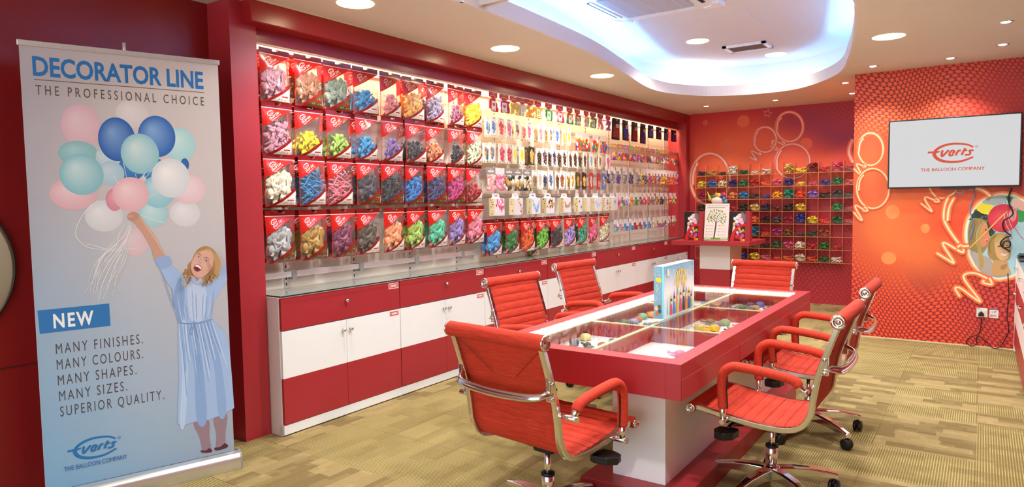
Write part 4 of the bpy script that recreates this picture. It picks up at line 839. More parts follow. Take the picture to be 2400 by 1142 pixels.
def make_chair():
    t = thing('office_chair', '', 'chair')
    # sling: padded seat and back in one piece with cross seams
    dp = dense(260); n = len(dp); W = .222; mb = MB(); vs = []; nx = 9
    for side in (0, 1):
        for i, (y, z) in enumerate(dp):
            nyz = pnorm(dp, i); s_ = i / (n - 1) * PLEN[-1]
            rib = abs(sin(pi * s_ / .047)) ** .34
            for j in range(nx):
                u = -1 + 2 * j / (nx - 1)
                d_ = (.003 + .0095 * rib * (1 - u ** 8)) if side == 0 else -.005
                vs.append((u * W, y + nyz[0] * d_, z + nyz[1] * d_))
    fs = []; B = n * nx
    for i in range(n - 1):
        for j in range(nx - 1):
            a = i * nx + j; fs.append((a, a + 1, a + nx + 1, a + nx)); b = B + a; fs.append((b, b + nx, b + nx + 1, b + 1))
        for j in (0, nx - 1):
            a = i * nx + j; f_ = (a, a + nx, B + a + nx, B + a); fs.append(f_ if j == 0 else f_[::-1])
    for i in (0, n - 1):
        for j in range(nx - 1):
            a = i * nx + j; fs.append((a, B + a, B + a + 1, a + 1))
    mb.add(vs, fs, 0, None, True); k = 0
    for i in range(n - 1):
        ph = ((i + .5) / (n - 1) * PLEN[-1] / .047) % 1
        for j in range(nx - 1):
            if ph < .05 or ph > .95: mb.mi[k] = 1
            k += 2
        k += 2
    mb.build('sling', [M['fabric'], M['seam']], t)
    # front and head rolls with polished end caps
    for nm, (y, z), r in (('seat_roll', (.312, .430), .024), ('head_roll', (-.330, .886), .031)):
        mb = MB(); mb.tube([(x, y, z) for x in (-.243, -.238, -.1, 0, .1, .238, .243)], [r * .9, r, r, r, r, r, r * .9], 16); ro = mb.build(nm, M['fabric'], t)
        for s_ in (-1, 1):
            Mx = Matrix.Translation((s_ * .243, y, z)) @ Matrix.Rotation(s_ * pi / 2, 4, 'Y')
            mb = MB(); mb.lathe([(r * .95, -.002), (r * 1.02, .002), (r * .85, .006), (r * .62, .006), (r * .55, .002), (r * .3, .002), (r * .25, .005), (0, .005)], 18, M=Mx); mb.build('end_cap', M['chrome'], ro)
    # folded flap behind the head roll
    mb = MB()
    def bk(x, i, d_):
        y, z = dp[i]; q = pnorm(dp, i); return (x, y - q[0] * d_, z - q[1] * d_)
    rows = []
    for i in range(n - 1, n - 48, -2):
        f_ = (n - 1 - i) / 46
        w_ = .222 if f_ < .12 else .222 - (.222 - .055) * (f_ - .12) / .88
        rows.append((i, w_))
    vs = []
    for i, w_ in rows:
        for j in range(5): vs.append(bk(-w_ + 2 * w_ * j / 4, i, .0115))
    for i, w_ in rows:
        for j in range(5): vs.append(bk(-w_ + 2 * w_ * j / 4, i, .0045))
    m_ = len(rows); fs = []
    for i in range(m_ - 1):
        for j in range(4): a = i * 5 + j; fs += [(a, a + 5, a + 6, a + 1), (m_ * 5 + a, m_ * 5 + a + 1, m_ * 5 + a + 6, m_ * 5 + a + 5)]
        for j in (0, 4): a = i * 5 + j; fs.append((a, a + m_ * 5, a + m_ * 5 + 5, a + 5))
    for j in range(4): a = (m_ - 1) * 5 + j; fs.append((a, a + 1, a + 1 + m_ * 5, a + m_ * 5))
    mb.add(vs, fs, 0, None, True); mb.build('flap', M['fabric'], t)
    # polished side rails following the profile
    dr = dense(60)
    for s_ in (-1, 1):
        mb = MB(); vs = []
        for i, (y, z) in enumerate(dr):
            q = pnorm(dr, i)
            for dx, dd in ((-.011, -.004), (.013, -.004), (.013, .017), (.009, .021), (-.007, .021), (-.011, .017)):
                vs.append((s_ * (.222 + dx), y - q[0] * dd, z - q[1] * dd))
        fs = []; k = 6
        for i in range(len(dr) - 1):
            for j in range(k):
                l = (j + 1) % k; f_ = (i * k + j, i * k + l, (i + 1) * k + l, (i + 1) * k + j); fs.append(f_ if s_ > 0 else f_[::-1])
        fs += [tuple(range(k)), tuple((len(dr) - 1) * k + j for j in range(k))[::-1]]
        mb.add(vs, fs); mb.build('side_rail', M['chrome'], t, bevel=.002)
    # bowed back brace
    mb = MB(); pts = smooth([(-.224, -.272, .690), (-.215, -.305, .685), (-.17, -.335, .672), (0, -.345, .665), (.17, -.335, .672), (.215, -.305, .685), (.224, -.272, .690)], 6)
    mb.tube(pts, .017, 8, flat=.45, up=(0, 1, 0)); br = mb.build('back_brace', M['chrome'], t)
    for s_ in (-1, 1):
        mb = MB(); mb.bbox(s_ * .224 - .010, s_ * .224 + .010, -.292, -.262, .655, .735, .004)
        for z in (.665, .722): mb.lathe([(.008, 0), (.008, .004), (0, .005)], 10, M=Matrix.Translation((s_ * .234, -.277, z)) @ Matrix.Rotation(s_ * pi / 2, 4, 'Y'))
        mb.build('bracket', M['chrome'], br)
    # arms: polished loop with fabric sleeve
    for s_ in (-1, 1):
        X = s_ * .275
        path = smooth([(X, -.185, .606), (X, -.16, .632), (X, -.06, .648), (X, .06, .658), (X, .105, .654), (X, .140, .625), (X, .150, .57), (X, .147, .50), (X, .145, .465)], 6)
        mb = MB(); mb.tube(path, [.017] + [.0215] * (len(path) - 2) + [.018], 12); ar_ = mb.build('arm', M['fabric'], t)
        mb = MB(); zp = [p for p in path if p[1] > .133][3:]
        mb.tube([(p[0], p[1] - .0215, p[2]) for p in zp if p[2] < .61], .004, 6); mb.build('zip', M['black'], ar_)
        mb = MB(); mb.tube([(X, -.150, .637), (X, -.185, .608), (X, -.205, .590)], [.014, .016, .012], 10); mb.tube([(s_ * .215, -.212, .584), (s_ * .30, -.212, .584)], .0115, 12)
        mb.build('arm_bracket', M['chrome'], ar_); mb = MB()
        mb.tube([(X, .145, .485), (X, .145, .44), (X, .142, .415)], [.014, .015, .012], 10); mb.tube([(s_ * .215, .142, .408), (s_ * .30, .142, .408)], .0115, 12)
        mb.build('arm_bracket', M['chrome'], ar_)
    # mechanism
    mb = MB(); mb.bbox(-.05, .05, -.045, .20, .335, .388, .016)
    for y in (-.02, .16): mb.bbox(-.215, .215, y - .02, y + .02, .378, .396, .004)
    me_ = mb.build('mechanism', M['black'], t)
    for s_, yy in ((1, .10), (-1, .15)):
        mb = MB(); mb.tube([(s_ * .04, yy - .04, .36), (s_ * .15, yy, .350), (s_ * .19, yy, .346)], .009, 8)
        q = [(.175, -.045), (.20, -.055), (.255, -.045), (.285, -.01), (.275, .035), (.235, .05), (.185, .04)]
        mb.prism([(s_ * p[0], yy + p[1]) for p in q], .318, .350); mb.build('tilt_lever', M['black'], me_, bevel=.008)
    mb = MB(); mb.lathe([(.012, 0), (.035, .004), (.035, .022), (.012, .026), (.012, .04)], 16, M=Matrix.Translation((0, .16, .305))); mb.build('tension_knob', M['black'], me_)
    mb = MB(); mb.lathe([(.010, 0), (.010, .004), (0, .005)], 12, M=Matrix.Translation((0, -.012, .3865))); mb.build('release_button', M['teal'], me_)
    mb = MB(); mb.lathe([(.014, .19), (.014, .345)], 16); mb.lathe([(.024, .10), (.026, .19), (.027, .225), (.016, .235)], 18); mb.build('gas_post', M['chrome'], t)
    mb = MB(); mb.lathe([(.020, .228), (.030, .230), (.030, .242), (.016, .246)], 18); mb.build('post_collar', M['black'], t)
    # five-star base with castors
    ba = MB(); ba.lathe([(.03, .075), (.042, .08), (.044, .13), (.03, .145)], 20); bo = ba.build('base_hub', M['chrome'], t)
    for k in range(5):
        a = 2 * pi * k / 5 + .3; Mx = Matrix.Rotation(a, 4, 'Z')
        mb = MB(); secs = [(.03, .028, .084, .138), (.10, .026, .090, .137), (.18, .023, .088, .128), (.26, .020, .078, .110), (.318, .018, .070, .094)]; vs = []
        for x, w_, z0, z1 in secs:
            for yy, zz in ((-w_, z0), (w_, z0), (w_, z1 - .006), (w_ * .6, z1), (-w_ * .6, z1), (-w_, z1 - .006)): vs.append(Mx @ Vector((x, yy, zz)))
        fs = [tuple(range(6)), tuple(24 + i for i in range(6))[::-1]]
        for i in range(4):
            for j in range(6): l = (j + 1) % 6; fs.append((i * 6 + j, (i + 1) * 6 + j, (i + 1) * 6 + l, i * 6 + l))
        mb.add(vs, fs); lg_ = mb.build('leg', M['chrome'], bo, bevel=.002)
        mb = MB(); c_ = Mx @ Vector((.302, 0, 0)); b2 = a + .6 * k
        mb.tube([(c_.x, c_.y, .045), (c_.x, c_.y, .072)], .008, 8)
        ax = Vector((cos(b2), sin(b2), 0))
        for q in (-1, 1):
            Mw = Matrix.Translation((c_.x + ax.x * .012 * q, c_.y + ax.y * .013 * q, .031)) @ Matrix.Rotation(b2, 4, 'Z') @ Matrix.Rotation(pi / 2, 4, 'Y')
            mb.lathe([(0, -.010), (.023, -.010), (.030, -.006), (.031, 0), (.030, .007), (.023, .010), (0, .010)], 16, M=Mw)
        mb.bbox(c_.x - .012, c_.x + .012, c_.y - .012, c_.y + .012, .03, .055, .004)
        mb.build('castor', M['black'], bo)
    return t
ch = make_chair()
CH = [((-1.555, 2.50), -.12, 1.03, 'red ribbed office chair at the near end of the table, seen from behind'),
      ((-2.215, 3.63), -pi / 2 - .12, 1.05, 'red ribbed office chair left of the table, nearer of the two facing us'),
      ((-2.335, 4.68), -pi / 2 - .12, 1.05, 'red ribbed office chair left of the table, farther of the two'),
      ((-1.508, 5.52), pi - .05, 1.0, 'red ribbed office chair at the far end of the table, back to the clear bins'),
      ((-.815, 3.37), 1.56, 1.035, 'red ribbed office chair right of the table, nearer one with whole base in view'),
      ((-.85, 4.40), pi / 2, 1.03, 'red ribbed office chair right of the table, farther one partly hidden')]
for i, ((x, y), rz, sz, lb) in enumerate(CH):
    c = ch if i == 0 else dup(ch)
    c.location = (x, y, 0); c.rotation_euler = (0, 0, rz); c.scale = (1.07, 1, sz)
    tag(c, lb, 'chair', 'red office chairs round the display table')

# ================================================================== screen, socket and cables on the screen wall
t = thing('wall_screen_display', 'white lit wall screen with black frame showing an orange balloon company logo', 'television', (0, 0, 0))
mb = MB(); mb.bbox(-.778, .276, 7.648, 7.69, 1.507, 2.168, .004); mb.build('casing', M['black'], t)
mb = MB(); mb.box(-.45, -.05, 7.69, 7.717, 1.62, 2.0); mb.build('mount', M['black'], t)
mb = MB(); mb.bbox(-.34, -.06, 7.652, 7.70, 1.492, 1.508, .003); mb.build('lower_speaker', M['black'], t)
def everts(pr, x, y, w, col):
    """the company mark: an open oval that doubles as the capital letter, with slanted lower-case lettering"""
    k = w / 1115.0
    q = lambda X, Y: (x + (X - 332) * k, y + (800 - Y) * k)
    up = [(1430, 370), (1300, 295), (1150, 262), (960, 248), (800, 268), (660, 318), (560, 385), (505, 450)]
    lo = [(505, 450), (497, 530), (540, 620), (640, 700), (800, 752), (980, 768), (1160, 752), (1310, 702), (1438, 645)]
    def var(pts, w0, w1):
        pts = smooth(pts, 6); n_ = len(pts); a_ = []; b_ = []
        for i, p in enumerate(pts):
            p0 = pts[max(0, i - 1)]; p1 = pts[min(n_ - 1, i + 1)]; dx, dy = p1[0] - p0[0], p1[1] - p0[1]; l_ = math.hypot(dx, dy)
            wd = (w0 + (w1 - w0) * i / (n_ - 1)) / 2; a_.append((p[0] - dy / l_ * wd, p[1] + dx / l_ * wd)); b_.append((p[0] + dy / l_ * wd, p[1] - dx / l_ * wd))
        h = pr._nx(); vs = [pr.P(*q(*p), h) for p in a_] + [pr.P(*q(*p), h) for p in b_]
        pr.mb.add(vs, [(i, i + 1, n_ + i + 1, n_ + i) for i in range(n_ - 1)], 0, lin(col))
    var(up, 46, 78); var(lo, 100, 46)
    pr.poly([q(*p) for p in [(335, 440), (500, 438), (655, 435), (630, 470), (570, 492), (335, 495)][::-1]], col)
    L = lambda pts, w_: pr.line([q(*p) for p in smooth(pts, 5)], w_ * k, col)
    L([(700, 432), (682, 500), (678, 560), (690, 590), (730, 560), (800, 480), (835, 440)], 58)
    L([(945, 520), (985, 480), (960, 445), (910, 455), (872, 520), (875, 575), (910, 580), (950, 565)], 54)
    L([(1020, 585), (1040, 530), (1065, 480), (1090, 455), (1140, 445)], 56)
    L([(1250, 390), (1215, 450), (1180, 530), (1165, 580)], 56); L([(1190, 465), (1240, 455), (1295, 450)], 44)
    L([(1430, 462), (1370, 455), (1345, 475), (1365, 510), (1360, 560), (1320, 580), (1255, 578)], 50)
    pr.line([q(1513 + 34 * cos(a * pi / 8), 358 - 34 * sin(a * pi / 8)) for a in range(16)], 8 * k, col, True); pr.text(*q(1500, 375), 'R', 34 * k, col)
pr = Print(lambda u, v, h: (u, 7.648 - h, v), .0003)
pr.rect(-.765, 1.520, .263, 2.155, 'F1F0F2')
everts(pr, -.445, 1.735, .365, 'F2593A')
pr.text(-.2475, 1.6655, 'THE BALLOON COMPANY', .031, 'F2502F', .505, .0, align='c'); pr.text(-.246, 1.665, 'THE BALLOON COMPANY', .031, 'F2502F', .505, .0, align='c')
pr.build('lit_panel', M['screen'], t)

t = thing('wall_socket', 'white double wall socket low on the star wallpaper with black plug', 'socket', (0, 0, 0))
mb = MB(); mb.bbox(-.026, .060, 7.706, 7.717, .287, .373, .003); mb.build('plate', M['wplastic'], t)
for x in (.035, .048): MB().bbox(x - .005, x + .005, 7.703, 7.707, .345, .360, .001).build('switch', M['white'], t)
for x in (-.018, -.004): MB().box(x - .004, x + .004, 7.7055, 7.7065, .364, .369).build('indicator', M['dark'], t)
o = MB().prism([(-.012, .300), (.032, .300), (.034, .322), (.012, .345), (-.010, .325)], 0, .032, M=Matrix.Translation((0, 7.7055, 0)) @ Matrix.Rotation(pi / 2, 4, 'X')).build('plug', M['black'], None, bevel=.004); tag(o, 'black three-pin plug pushed into the white wall socket', 'plug')
t = thing('notice_card', 'small white notice card with blue heading beside the socket', 'notice', (0, 0, 0))
MB().box(.074, .143, 7.713, 7.717, .286, .373).build('card', M['wplastic'], t)
pr = Print(lambda u, v, h: (u, 7.713 - h, v), .0002)
pr.rect(.074, .362, .143, .373, '22408E'); pr.text(.108, .364, 'NOTICE', .006, 'C8D2E6', .045, align='c'); pr.poly([(.105, .342), (.122, .350), (.128, .352), (.118, .338)], '2A2624'); pr.line([(.094, .35), (.094, .335), (.100, .34)], .003, '5A4A42')
for z in (.314, .305, .296): pr.line([(.079, z), (.079 + (.05 if z > .3 else .022), z)], .0035, '3A3438')
pr.build('print', M['print'], t)
def cord(name, pts, r, mat_, label, y=7.70, k=5):
    o = MB().tube(smooth([(p[0], y, p[1]) for p in pts], k), r, 8).build(name, mat_); return tag(o, label, 'cable')
cord('power_cord', D['outcord'][:-1], .0038, M['rubber'], 'thin black mains cord looping from the plug to the counter end', 7.7)
cord('coiled_cord', D['blackcord'], .0065, M['rubber'], 'wavy black cord hanging from the screen to the counter', 7.69)
M['bluecord'] = mat('blue_cable_sheath', '4E86C4', .4, noise=.04)
cord('blue_cable', D['bluecord'], .0045, M['bluecord'], 'thin blue cable hanging from the screen over the round photograph', 7.69)
cord('blue_cable', D['blueloop'], .004, M['bluecord'], 'short loop of blue cable under the screen', 7.67)

# ================================================================== counter at the right edge
t = thing('counter', 'long white and red drawer counter at the right edge', 'counter', (0, 0, 0))
mb = MB(); mb.box(.285, .93, 4.2, 7.66, .06, .845); mb.box(.262, .93, 7.66, 7.70, 0, .86); mb.build('carcass', M['white'], t)
mb = MB(); mb.box(.31, .93, 4.2, 7.66, 0, .06); mb.build('plinth', M['red'], t)
for j in range(4):
    y0 = 4.2 + j * .866
    for k, (z0, z1, c_) in enumerate(((.64, .845, 'white'), (.46, .636, 'red'), (.27, .456, 'white'), (.065, .266, 'red'))):
        mb = MB(); mb.bbox(.264, .285, y0 + .002, y0 + .863, z0, z1, .0015); d = mb.build('drawer', M[c_], t)
        if k in (0, 1):
            for yy in ((y0 + .43,) if k else (y0 + .43,)):
                mb = MB(); mb.tube([(.264, yy - .06, z1 - .05), (.238, yy - .06, z1 - .05), (.238, yy + .06, z1 - .05), (.264, yy + .06, z1 - .05)], .006, 8); mb.build('handle', M['chrome'], d)
o = MB().bbox(.258, .93, 4.2, 7.70, .86, .872, .002).build('counter_glass', M['shelfglass']); tag(o, 'clear glass top lying on the right-hand counter', 'glass shelf')
t = thing('monitor_base', 'flat black tray on the counter under the round photograph', 'tray', (0, 0, 0))
MB().bbox(.265, .62, 7.36, 7.64, .874, .888, .004).build('tray', M['black'], t)
MB().bbox(.275, .61, 7.37, 7.63, .896, .904, .003).build('lid', M['black'], t); MB().bbox(.30, .6, 7.5, 7.62, .887, .897, .002).build('hinge', M['black'], t)

# ================================================================== red-topped display stand
t = thing('display_stand', 'red-topped stand on a white and red column before the bins', 'stand', (0, 0, 0))
MB().bbox(-3.30, -2.315, 8.39, 9.15, .846, .90, .003).build('top', M['red'], t)
MB().bbox(-2.998, -2.608, 8.60, 9.10, .53, .846, .002).build('upper_column', M['white'], t)
MB().bbox(-2.998, -2.608, 8.60, 9.10, .0, .53, .002).build('lower_column', M['red'], t)

def gift_box(x0, x1, label):
    t = thing('balloon_box', label, 'box', ((x0 + x1) / 2, 8.50, .90), 0, 'printed boxes on the display stand')
    w = x1 - x0; hh = .37
    MB().bbox(-w / 2, w / 2, 0, .10, 0, hh, .002).build('carton', M['red'], t)
    W = w - .055; c0 = -w / 2
    P_ = lambda u, v, h: (c0 + u, -h, v)
    pr = Print(P_, .0002); pr.rect(0, 0, W, hh - .003, '17140F')
    pr.ell(W * .8, hh * .78, W * .24, hh * .2, '6A6668', '8A8688')
    for a, b, r_, c_, h_ in ((.62, .86, .12, 'E8C8D0', 'FFF4F4'), (.70, .70, .16, 'E6B4C6', 'F8E0E8'), (.50, .80, .11, 'F0E0E4', 'FFFFFF'), (.34, .76, .10, 'E8E4E4', 'FFFFFF'), (.46, .66, .11, 'E8E4E6', 'FFFFFF'), (.80, .62, .12, 'E29CBE', 'F4CCDC')):
        pr.ell(W * a, hh * b, W * r_, W * r_ * 1.15, c_, h_)
    pr.ell(W * .66, hh * .90, W * .12, .010, 'C82A3A'); pr.ell(W * .66, hh * .90, W * .10, .007, 'F6E4E4')
    pr.ell(W * .30, hh * .58, .018, .026, 'F0B070', 'F8DCA0'); pr.poly([(W * .14, hh * .18), (W * .36, hh * .20), (W * .36, hh * .50), (W * .22, hh * .52)], 'ECE6E6'); pr.ell(W * .52, hh * .56, .022, .016, 'D274C8')
    arc = [(W * (1.02 - .98 * cos(a * pi / 2 / 10)), hh * (.02 + .57 * sin(a * pi / 2 / 10))) for a in range(11)]
    pr.poly([(W, .0)] + [(W * .02, .0)] + arc, 'D61F22')
    pr.poly([(W * .98, .006), (W * .26, .006)] + [(W * (1.0 - .72 * cos(a * pi / 2 / 10)), hh * (.04 + .48 * sin(a * pi / 2 / 10))) for a in range(11)], '4A1410')
    for a, b, r_, c_ in ((.45, .16, .05, 'D8302A'), (.62, .12, .045, 'C42020'), (.55, .24, .045, 'B050C8'), (.82, .20, .05, 'C84ACC'), (.74, .14, .04, 'E85A3A'), (.9, .05, .03, 'F2D020'), (.70, .33, .04, 'E8A070'), (.86, .36, .035, 'F0C428'), (.93, .33, .03, '3A8A3A'), (.62, .42, .04, 'DDA268'), (.5, .3, .035, 'E8E0E0'), (.76, .05, .035, 'E8862A')):
        pr.ell(W * a, hh * b, W * r_ * 2.2, W * r_ * 2.6, c_, None)
    pr.build('front_print', M['gprint'], t)
gift_box(-3.165, -2.925, 'red and black printed balloon box left of the tree poster')
gift_box(-2.585, -2.337, 'red and black printed balloon box right of the tree poster')
t = thing('poster_holder', 'white tree poster in a clear slanted holder on the red stand', 'poster', (-2.745, 8.45, .90))
W = .312; hh = .475
tilt = lambda u, v, h: (u - W / 2, v * .16 - h, v * .987 + .004)
mb = MB(); mb.add([tilt(a, b, h_) for h_ in (-.004, .002) for a, b in ((0, 0), (W, 0), (W, hh), (0, hh))], [(0, 3, 2, 1), (4, 5, 6, 7), (0, 1, 5, 4), (1, 2, 6, 5), (2, 3, 7, 6), (3, 0, 4, 7)]); mb.box(-W / 2, W / 2, -.004, .11, 0, .004)
mb.build('holder', M['acrylic'], t)
pr = Print(lambda u, v, h: tilt(u, v, -.0035 + h * .4), .0002)
mb = MB()
pr.rect(.004, .004, W - .004, hh - .004, 'F6F5F3'); pr.rect(.004, .012, W - .004, .040, '7DA83E'); pr.rect(.012, .024, .09, .034, 'F6F5F3'); pr.rect(W - .10, .022, W - .012, .032, 'F6F5F3')
def pq(x, y): return ((x - 520) / 590 * W, hh - (y - 150) / 905 * hh)
for pts, w_ in (([(770, 1000), (785, 850), (800, 700), (800, 630)], .017), ([(800, 640), (770, 570), (700, 515), (640, 490)], .008), ([(800, 640), (815, 540), (830, 470), (870, 430)], .007), ([(800, 630), (850, 590), (930, 550), (965, 490), (970, 460)], .007), ([(700, 515), (640, 540), (620, 600)], .0035), ([(700, 515), (690, 440), (700, 370)], .0035), ([(830, 470), (780, 440), (760, 400)], .0035), ([(850, 500), (920, 440), (1000, 400)], .0035), ([(930, 550), (1020, 540)], .003), ([(930, 560), (1010, 590)], .003), ([(840, 460), (860, 390), (850, 330)], .003), ([(700, 440), (740, 380), (740, 310)], .003)):
    pr.line([pq(*p) for p in smooth(pts, 4)], w_, '4A4048')
for i, (x, y) in enumerate([(660, 345), (700, 360), (742, 320), (800, 312), (855, 330), (905, 335), (940, 355), (640, 410), (615, 455), (600, 495), (600, 535), (625, 590), (680, 565), (710, 590), (800, 385), (885, 405), (770, 445), (735, 470), (770, 505), (1000, 410), (1022, 482), (1025, 535), (1010, 590), (965, 635), (925, 605), (860, 535), (920, 500), (972, 470), (675, 475)]):
    p = pq(x, y); pr.ell(p[0], p[1], .0085, .0145, ['7E9A3A', 'B8C83E', '5E8A3A', '9AB43C'][i % 4], None, 10, rot=(i % 5 - 2) * .4)
pr.text(*pq(575, 225), 'LATEX BALLOONS FROM NATURE', .016, '9AA45A', .262); pr.line([pq(580, 258), pq(1000, 256)], .008, '8A8088')
for x in (585, 880):
    for y in (690, 765, 835, 915): pr.line([pq(x + 30, y), pq(x + 160, y)], .010, 'EBD8D8'); p = pq(x, y); pr.ell(p[0], p[1], .006, .008, '8AA05A', None, 8)
pr.build('print', M['print'], t)
t = thing('unicorn_figure', 'white balloon figure with yellow horn peeping over the tree poster', 'figure', (-2.83, 8.72, .90))
fm = mat('white_balloon_skin', 'F0DCD0', .3, noise=.03)
mb = MB(); mb.lathe([(.0, 0), (.09, .01), (.11, .15), (.10, .32), (.08, .40), (.0, .44)], 20); mb.build('body', fm, t)
mb = MB(); mb.lathe([(0, -.06), (.04, -.05), (.062, 0), (.05, .04), (0, .06)], 18, M=Matrix.Translation((.03, -.02, .50)) @ Matrix.Scale(1.35, 4, (1, 0, 0))); mb.build('head', fm, t)
mb = MB(); mb.lathe([(.022, 0), (.0, .13)], 12, M=Matrix.Translation((-.055, -.04, .51)) @ Matrix.Rotation(-.35, 4, 'Y')); mb.build('horn', mat('yellow_balloon_skin', 'F2D860', .3, noise=.03), t)
for i, (x, z, c_) in enumerate(((-.01, .555, '2E8A4A'), (.05, .57, 'E8C83A'), (.08, .545, '2A2E3A'), (.11, .52, '2E6EB0'), (.135, .49, '3A9AB0'), (.02, .58, 'E8862A'))):
    mb = MB(); mb.lathe([(0, -.03), (.02, -.02), (.026, 0), (.02, .02), (0, .03)], 12, M=Matrix.Translation((x, -.03, z))); mb.build('mane_curl', mat('mane_' + c_, c_, .3, noise=.03), t)

# ================================================================== birthday box on the table
t = thing('birthday_box', 'pale blue birthday party box standing upright on the glass table', 'box', (0, 0, 0))
BX, BY0, BY1, BZ = -1.489, 3.675, 4.165, .7555
MB().bbox(BX - .062, BX, BY0, BY1, BZ, BZ + .302, .002).build('carton', mat('box_blue', 'A6D4E6', .3, noise=.03), t)
pr = Print(lambda u, v, h: (BX + h, BY0 + u, BZ + v), .0002)
W, hh = BY1 - BY0, .302
pr.poly([(0, 0), (W, 0), (W, hh), (0, hh)], 'B4E2F0')
h_ = pr._nx(); top = lin('6FC4E6'); mid = lin('F4FBFD'); low = lin('CDEBF2')
for (z0, z1, c0_, c1_) in ((.15, hh, mid, top), (0, .15, low, mid)):
    pr.mb.add([pr.P(a, b, h_) for a, b in ((0, z0), (W, z0), (W, z1), (0, z1))], [(0, 1, 2, 3)], 0, None); pr.mb.col[-1] = [c0_, c0_, c1_, c1_]
rr = random.Random(5)
for i in range(90):
    u_ = rr.uniform(.01, W - .01); v_ = hh - abs(rr.gauss(0, .05)) - .008
    if v_ < .12 or v_ > hh - .006: continue
    pr.ell(u_, v_, rr.uniform(.002, .006), rr.uniform(.002, .004), rr.choice(['E884C8', 'F2D83A', '9AC83A', '4A8AD0', 'F6A0C0', '7A5AC0', 'FFFFFF']), None, 6, rr.uniform(0, 3))
for word, v_, sp in (('HAPPY', .238, .030), ('BIRTHDAY', .198, .026), ('TO YOU', .163, .026)):
    x_ = W * .53 - sp * (len(word) - 1) / 2
    for i, c_ in enumerate(word):
        dz = -.012 * ((i - (len(word) - 1) / 2) / len(word) * 2) ** 2
        if c_ != ' ':
            pr.poly([(x_ - sp * .45, v_ + .030 + dz), (x_ - 0, v_ - .012 + dz), (x_ + sp * .45, v_ + .030 + dz)], 'FAD02A'); pr.text(x_, v_ + .008 + dz, c_, .015, 'F6F2C8', align='c')
        x_ += sp
for i in range(9):
    u_ = .04 + i * .05; pr.poly([(u_, .02), (u_ + .012, .02), (u_ + .006, .14 + .03 * (i % 3))], ['7AC4DC', 'A8D8A0', '8AB4E0'][i % 3])
for i, (u_, c_, s_) in enumerate([(.10, 'E04A5A', 1), (.15, '3A8AD8', 1.1), (.20, 'F2B42A', 1.25), (.25, 'D8467A', 1.2), (.30, '2E2A3A', 1.3), (.345, 'E8862A', 1.2), (.39, '2A5AC0', 1.15), (.43, '8ABF4A', .9)]):
    pr.poly([(u_ - .020, .012), (u_ + .020, .012), (u_ + .012, .075 * s_), (u_ - .012, .075 * s_)], c_); pr.ell(u_, .088 * s_, .014, .017, 'F2CDA8', None, 14); pr.ell(u_, .099 * s_, .014, .008, ['4A2E1E', '2A2220', 'C89A3A'][i % 3], None, 12); pr.poly([(u_ - .010, .105 * s_), (u_ + .010, .105 * s_), (u_, .135 * s_)], ['E8D83A', 'E04A6A', '4AB0E0'][i % 3])
pr.rect(.035, .245, .065, .285, 'F0F2E2')
pr.build('front_print', M['gprint'], t)
pr = Print(lambda u, v, h: (BX - .062 + u, BY0 - h, BZ + v), .0002)
pr.rect(0, 0, .062, hh, '6E9EB8'); pr.rect(.052, 0, .062, hh, '7FD0F0'); pr.ell(.028, .225, .018, .014, 'F2C22A', None, 16)
for i in range(26): pr.ell(rr.uniform(.006, .046), rr.uniform(.10, hh - .01), .004, .003, rr.choice(['C88AC0', 'E8D04A', '5A7AB0', '9AC0C8', 'D0E0E8']), None, 7, rr.uniform(0, 3))
for u_, v_, c_ in ((.016, .06, 'E8C07A'), (.036, .045, '2A4A6A'), (.02, .03, 'C8643A'), (.034, .07, '4A5A3A')): pr.ell(u_, v_, .010, .013, c_, None, 10)
pr.build('side_print', M['gprint'], t)
MB().box(BX - .0615, BX - .0005, BY0 + .001, BY1 - .001, BZ + .302, BZ + .3026).build('lid_edge', mat('pale_carton', 'DCD2DC', .4, noise=.03), t)

# ================================================================== round white panel on the left wall
t = thing('round_panel', 'round white panel with black rim on the dark red wall', 'sign', (-3.889, .955, 1.175))
Mx = Matrix.Rotation(pi / 2, 4, 'Y')
MB().lathe([(.385, 0), (.385, .02), (.0, .022)], 64, M=Mx).build('disc', mat('pale_panel', 'DAD8C2', .4, noise=.03), t)
MB().lathe([(.390, 0), (.392, .02), (.384, .024), (.384, 0)], 64, M=Mx).build('rim', M['black'], t)
# ================================================================== roll-up banner
BL = Vector((-3.6535, 1.342, 0)); BU = Vector((.31, .951, 0)).normalized(); BN = Vector((BU.y, -BU.x, 0))
t = thing('rollup_banner', 'tall roll-up banner of a woman in blue holding pastel balloons', 'banner', (0, 0, 0))
BP = lambda u, v, h: tuple(BL + BU * u + BN * h + Vector((0, 0, v)))
Bm = Matrix(((BU.x, -BN.x, 0, BL.x), (BU.y, -BN.y, 0, BL.y), (0, 0, 1, 0), (0, 0, 0, 1)))   # local: x along, y back, z up
def bmb(mb): mb.v = [tuple(Bm @ Vector(p)) for p in mb.v]; return mb
BW = .857
mb = MB(); mb.box(-.008, BW, 0, .0006, .085, 2.206); sheet = bmb(mb).build('sheet', mat('banner_sheet', 'CFCBD2', .45), t)
mb = MB(); mb.bbox(-.016, BW + .008, -.008, .012, 2.196, 2.222, .004); bmb(mb).build('top_rail', M['steel'], t)
mb = MB(); mb.tube([(.42, .02, .05), (.42, .02, 2.20)], .009, 10); mb.tube([(.42, .014, 2.20), (.42, .012, 2.262)], .008, 10); bmb(mb).build('pole', M['steel'], t)
prof = [(-.062 + .03 * (1 - cos(a)), .03 + .055 * sin(a)) for a in [k * pi / 2 / 8 for k in range(9)]]
sec = [(-.062, 0)] + [(-.064 + .028 * (1 - cos(k * pi / 2 / 10)), .040 + .045 * sin(k * pi / 2 / 10)) for k in range(11)] + [(-.010, .092), (.03, .088), (.05, .06), (.05, 0)]
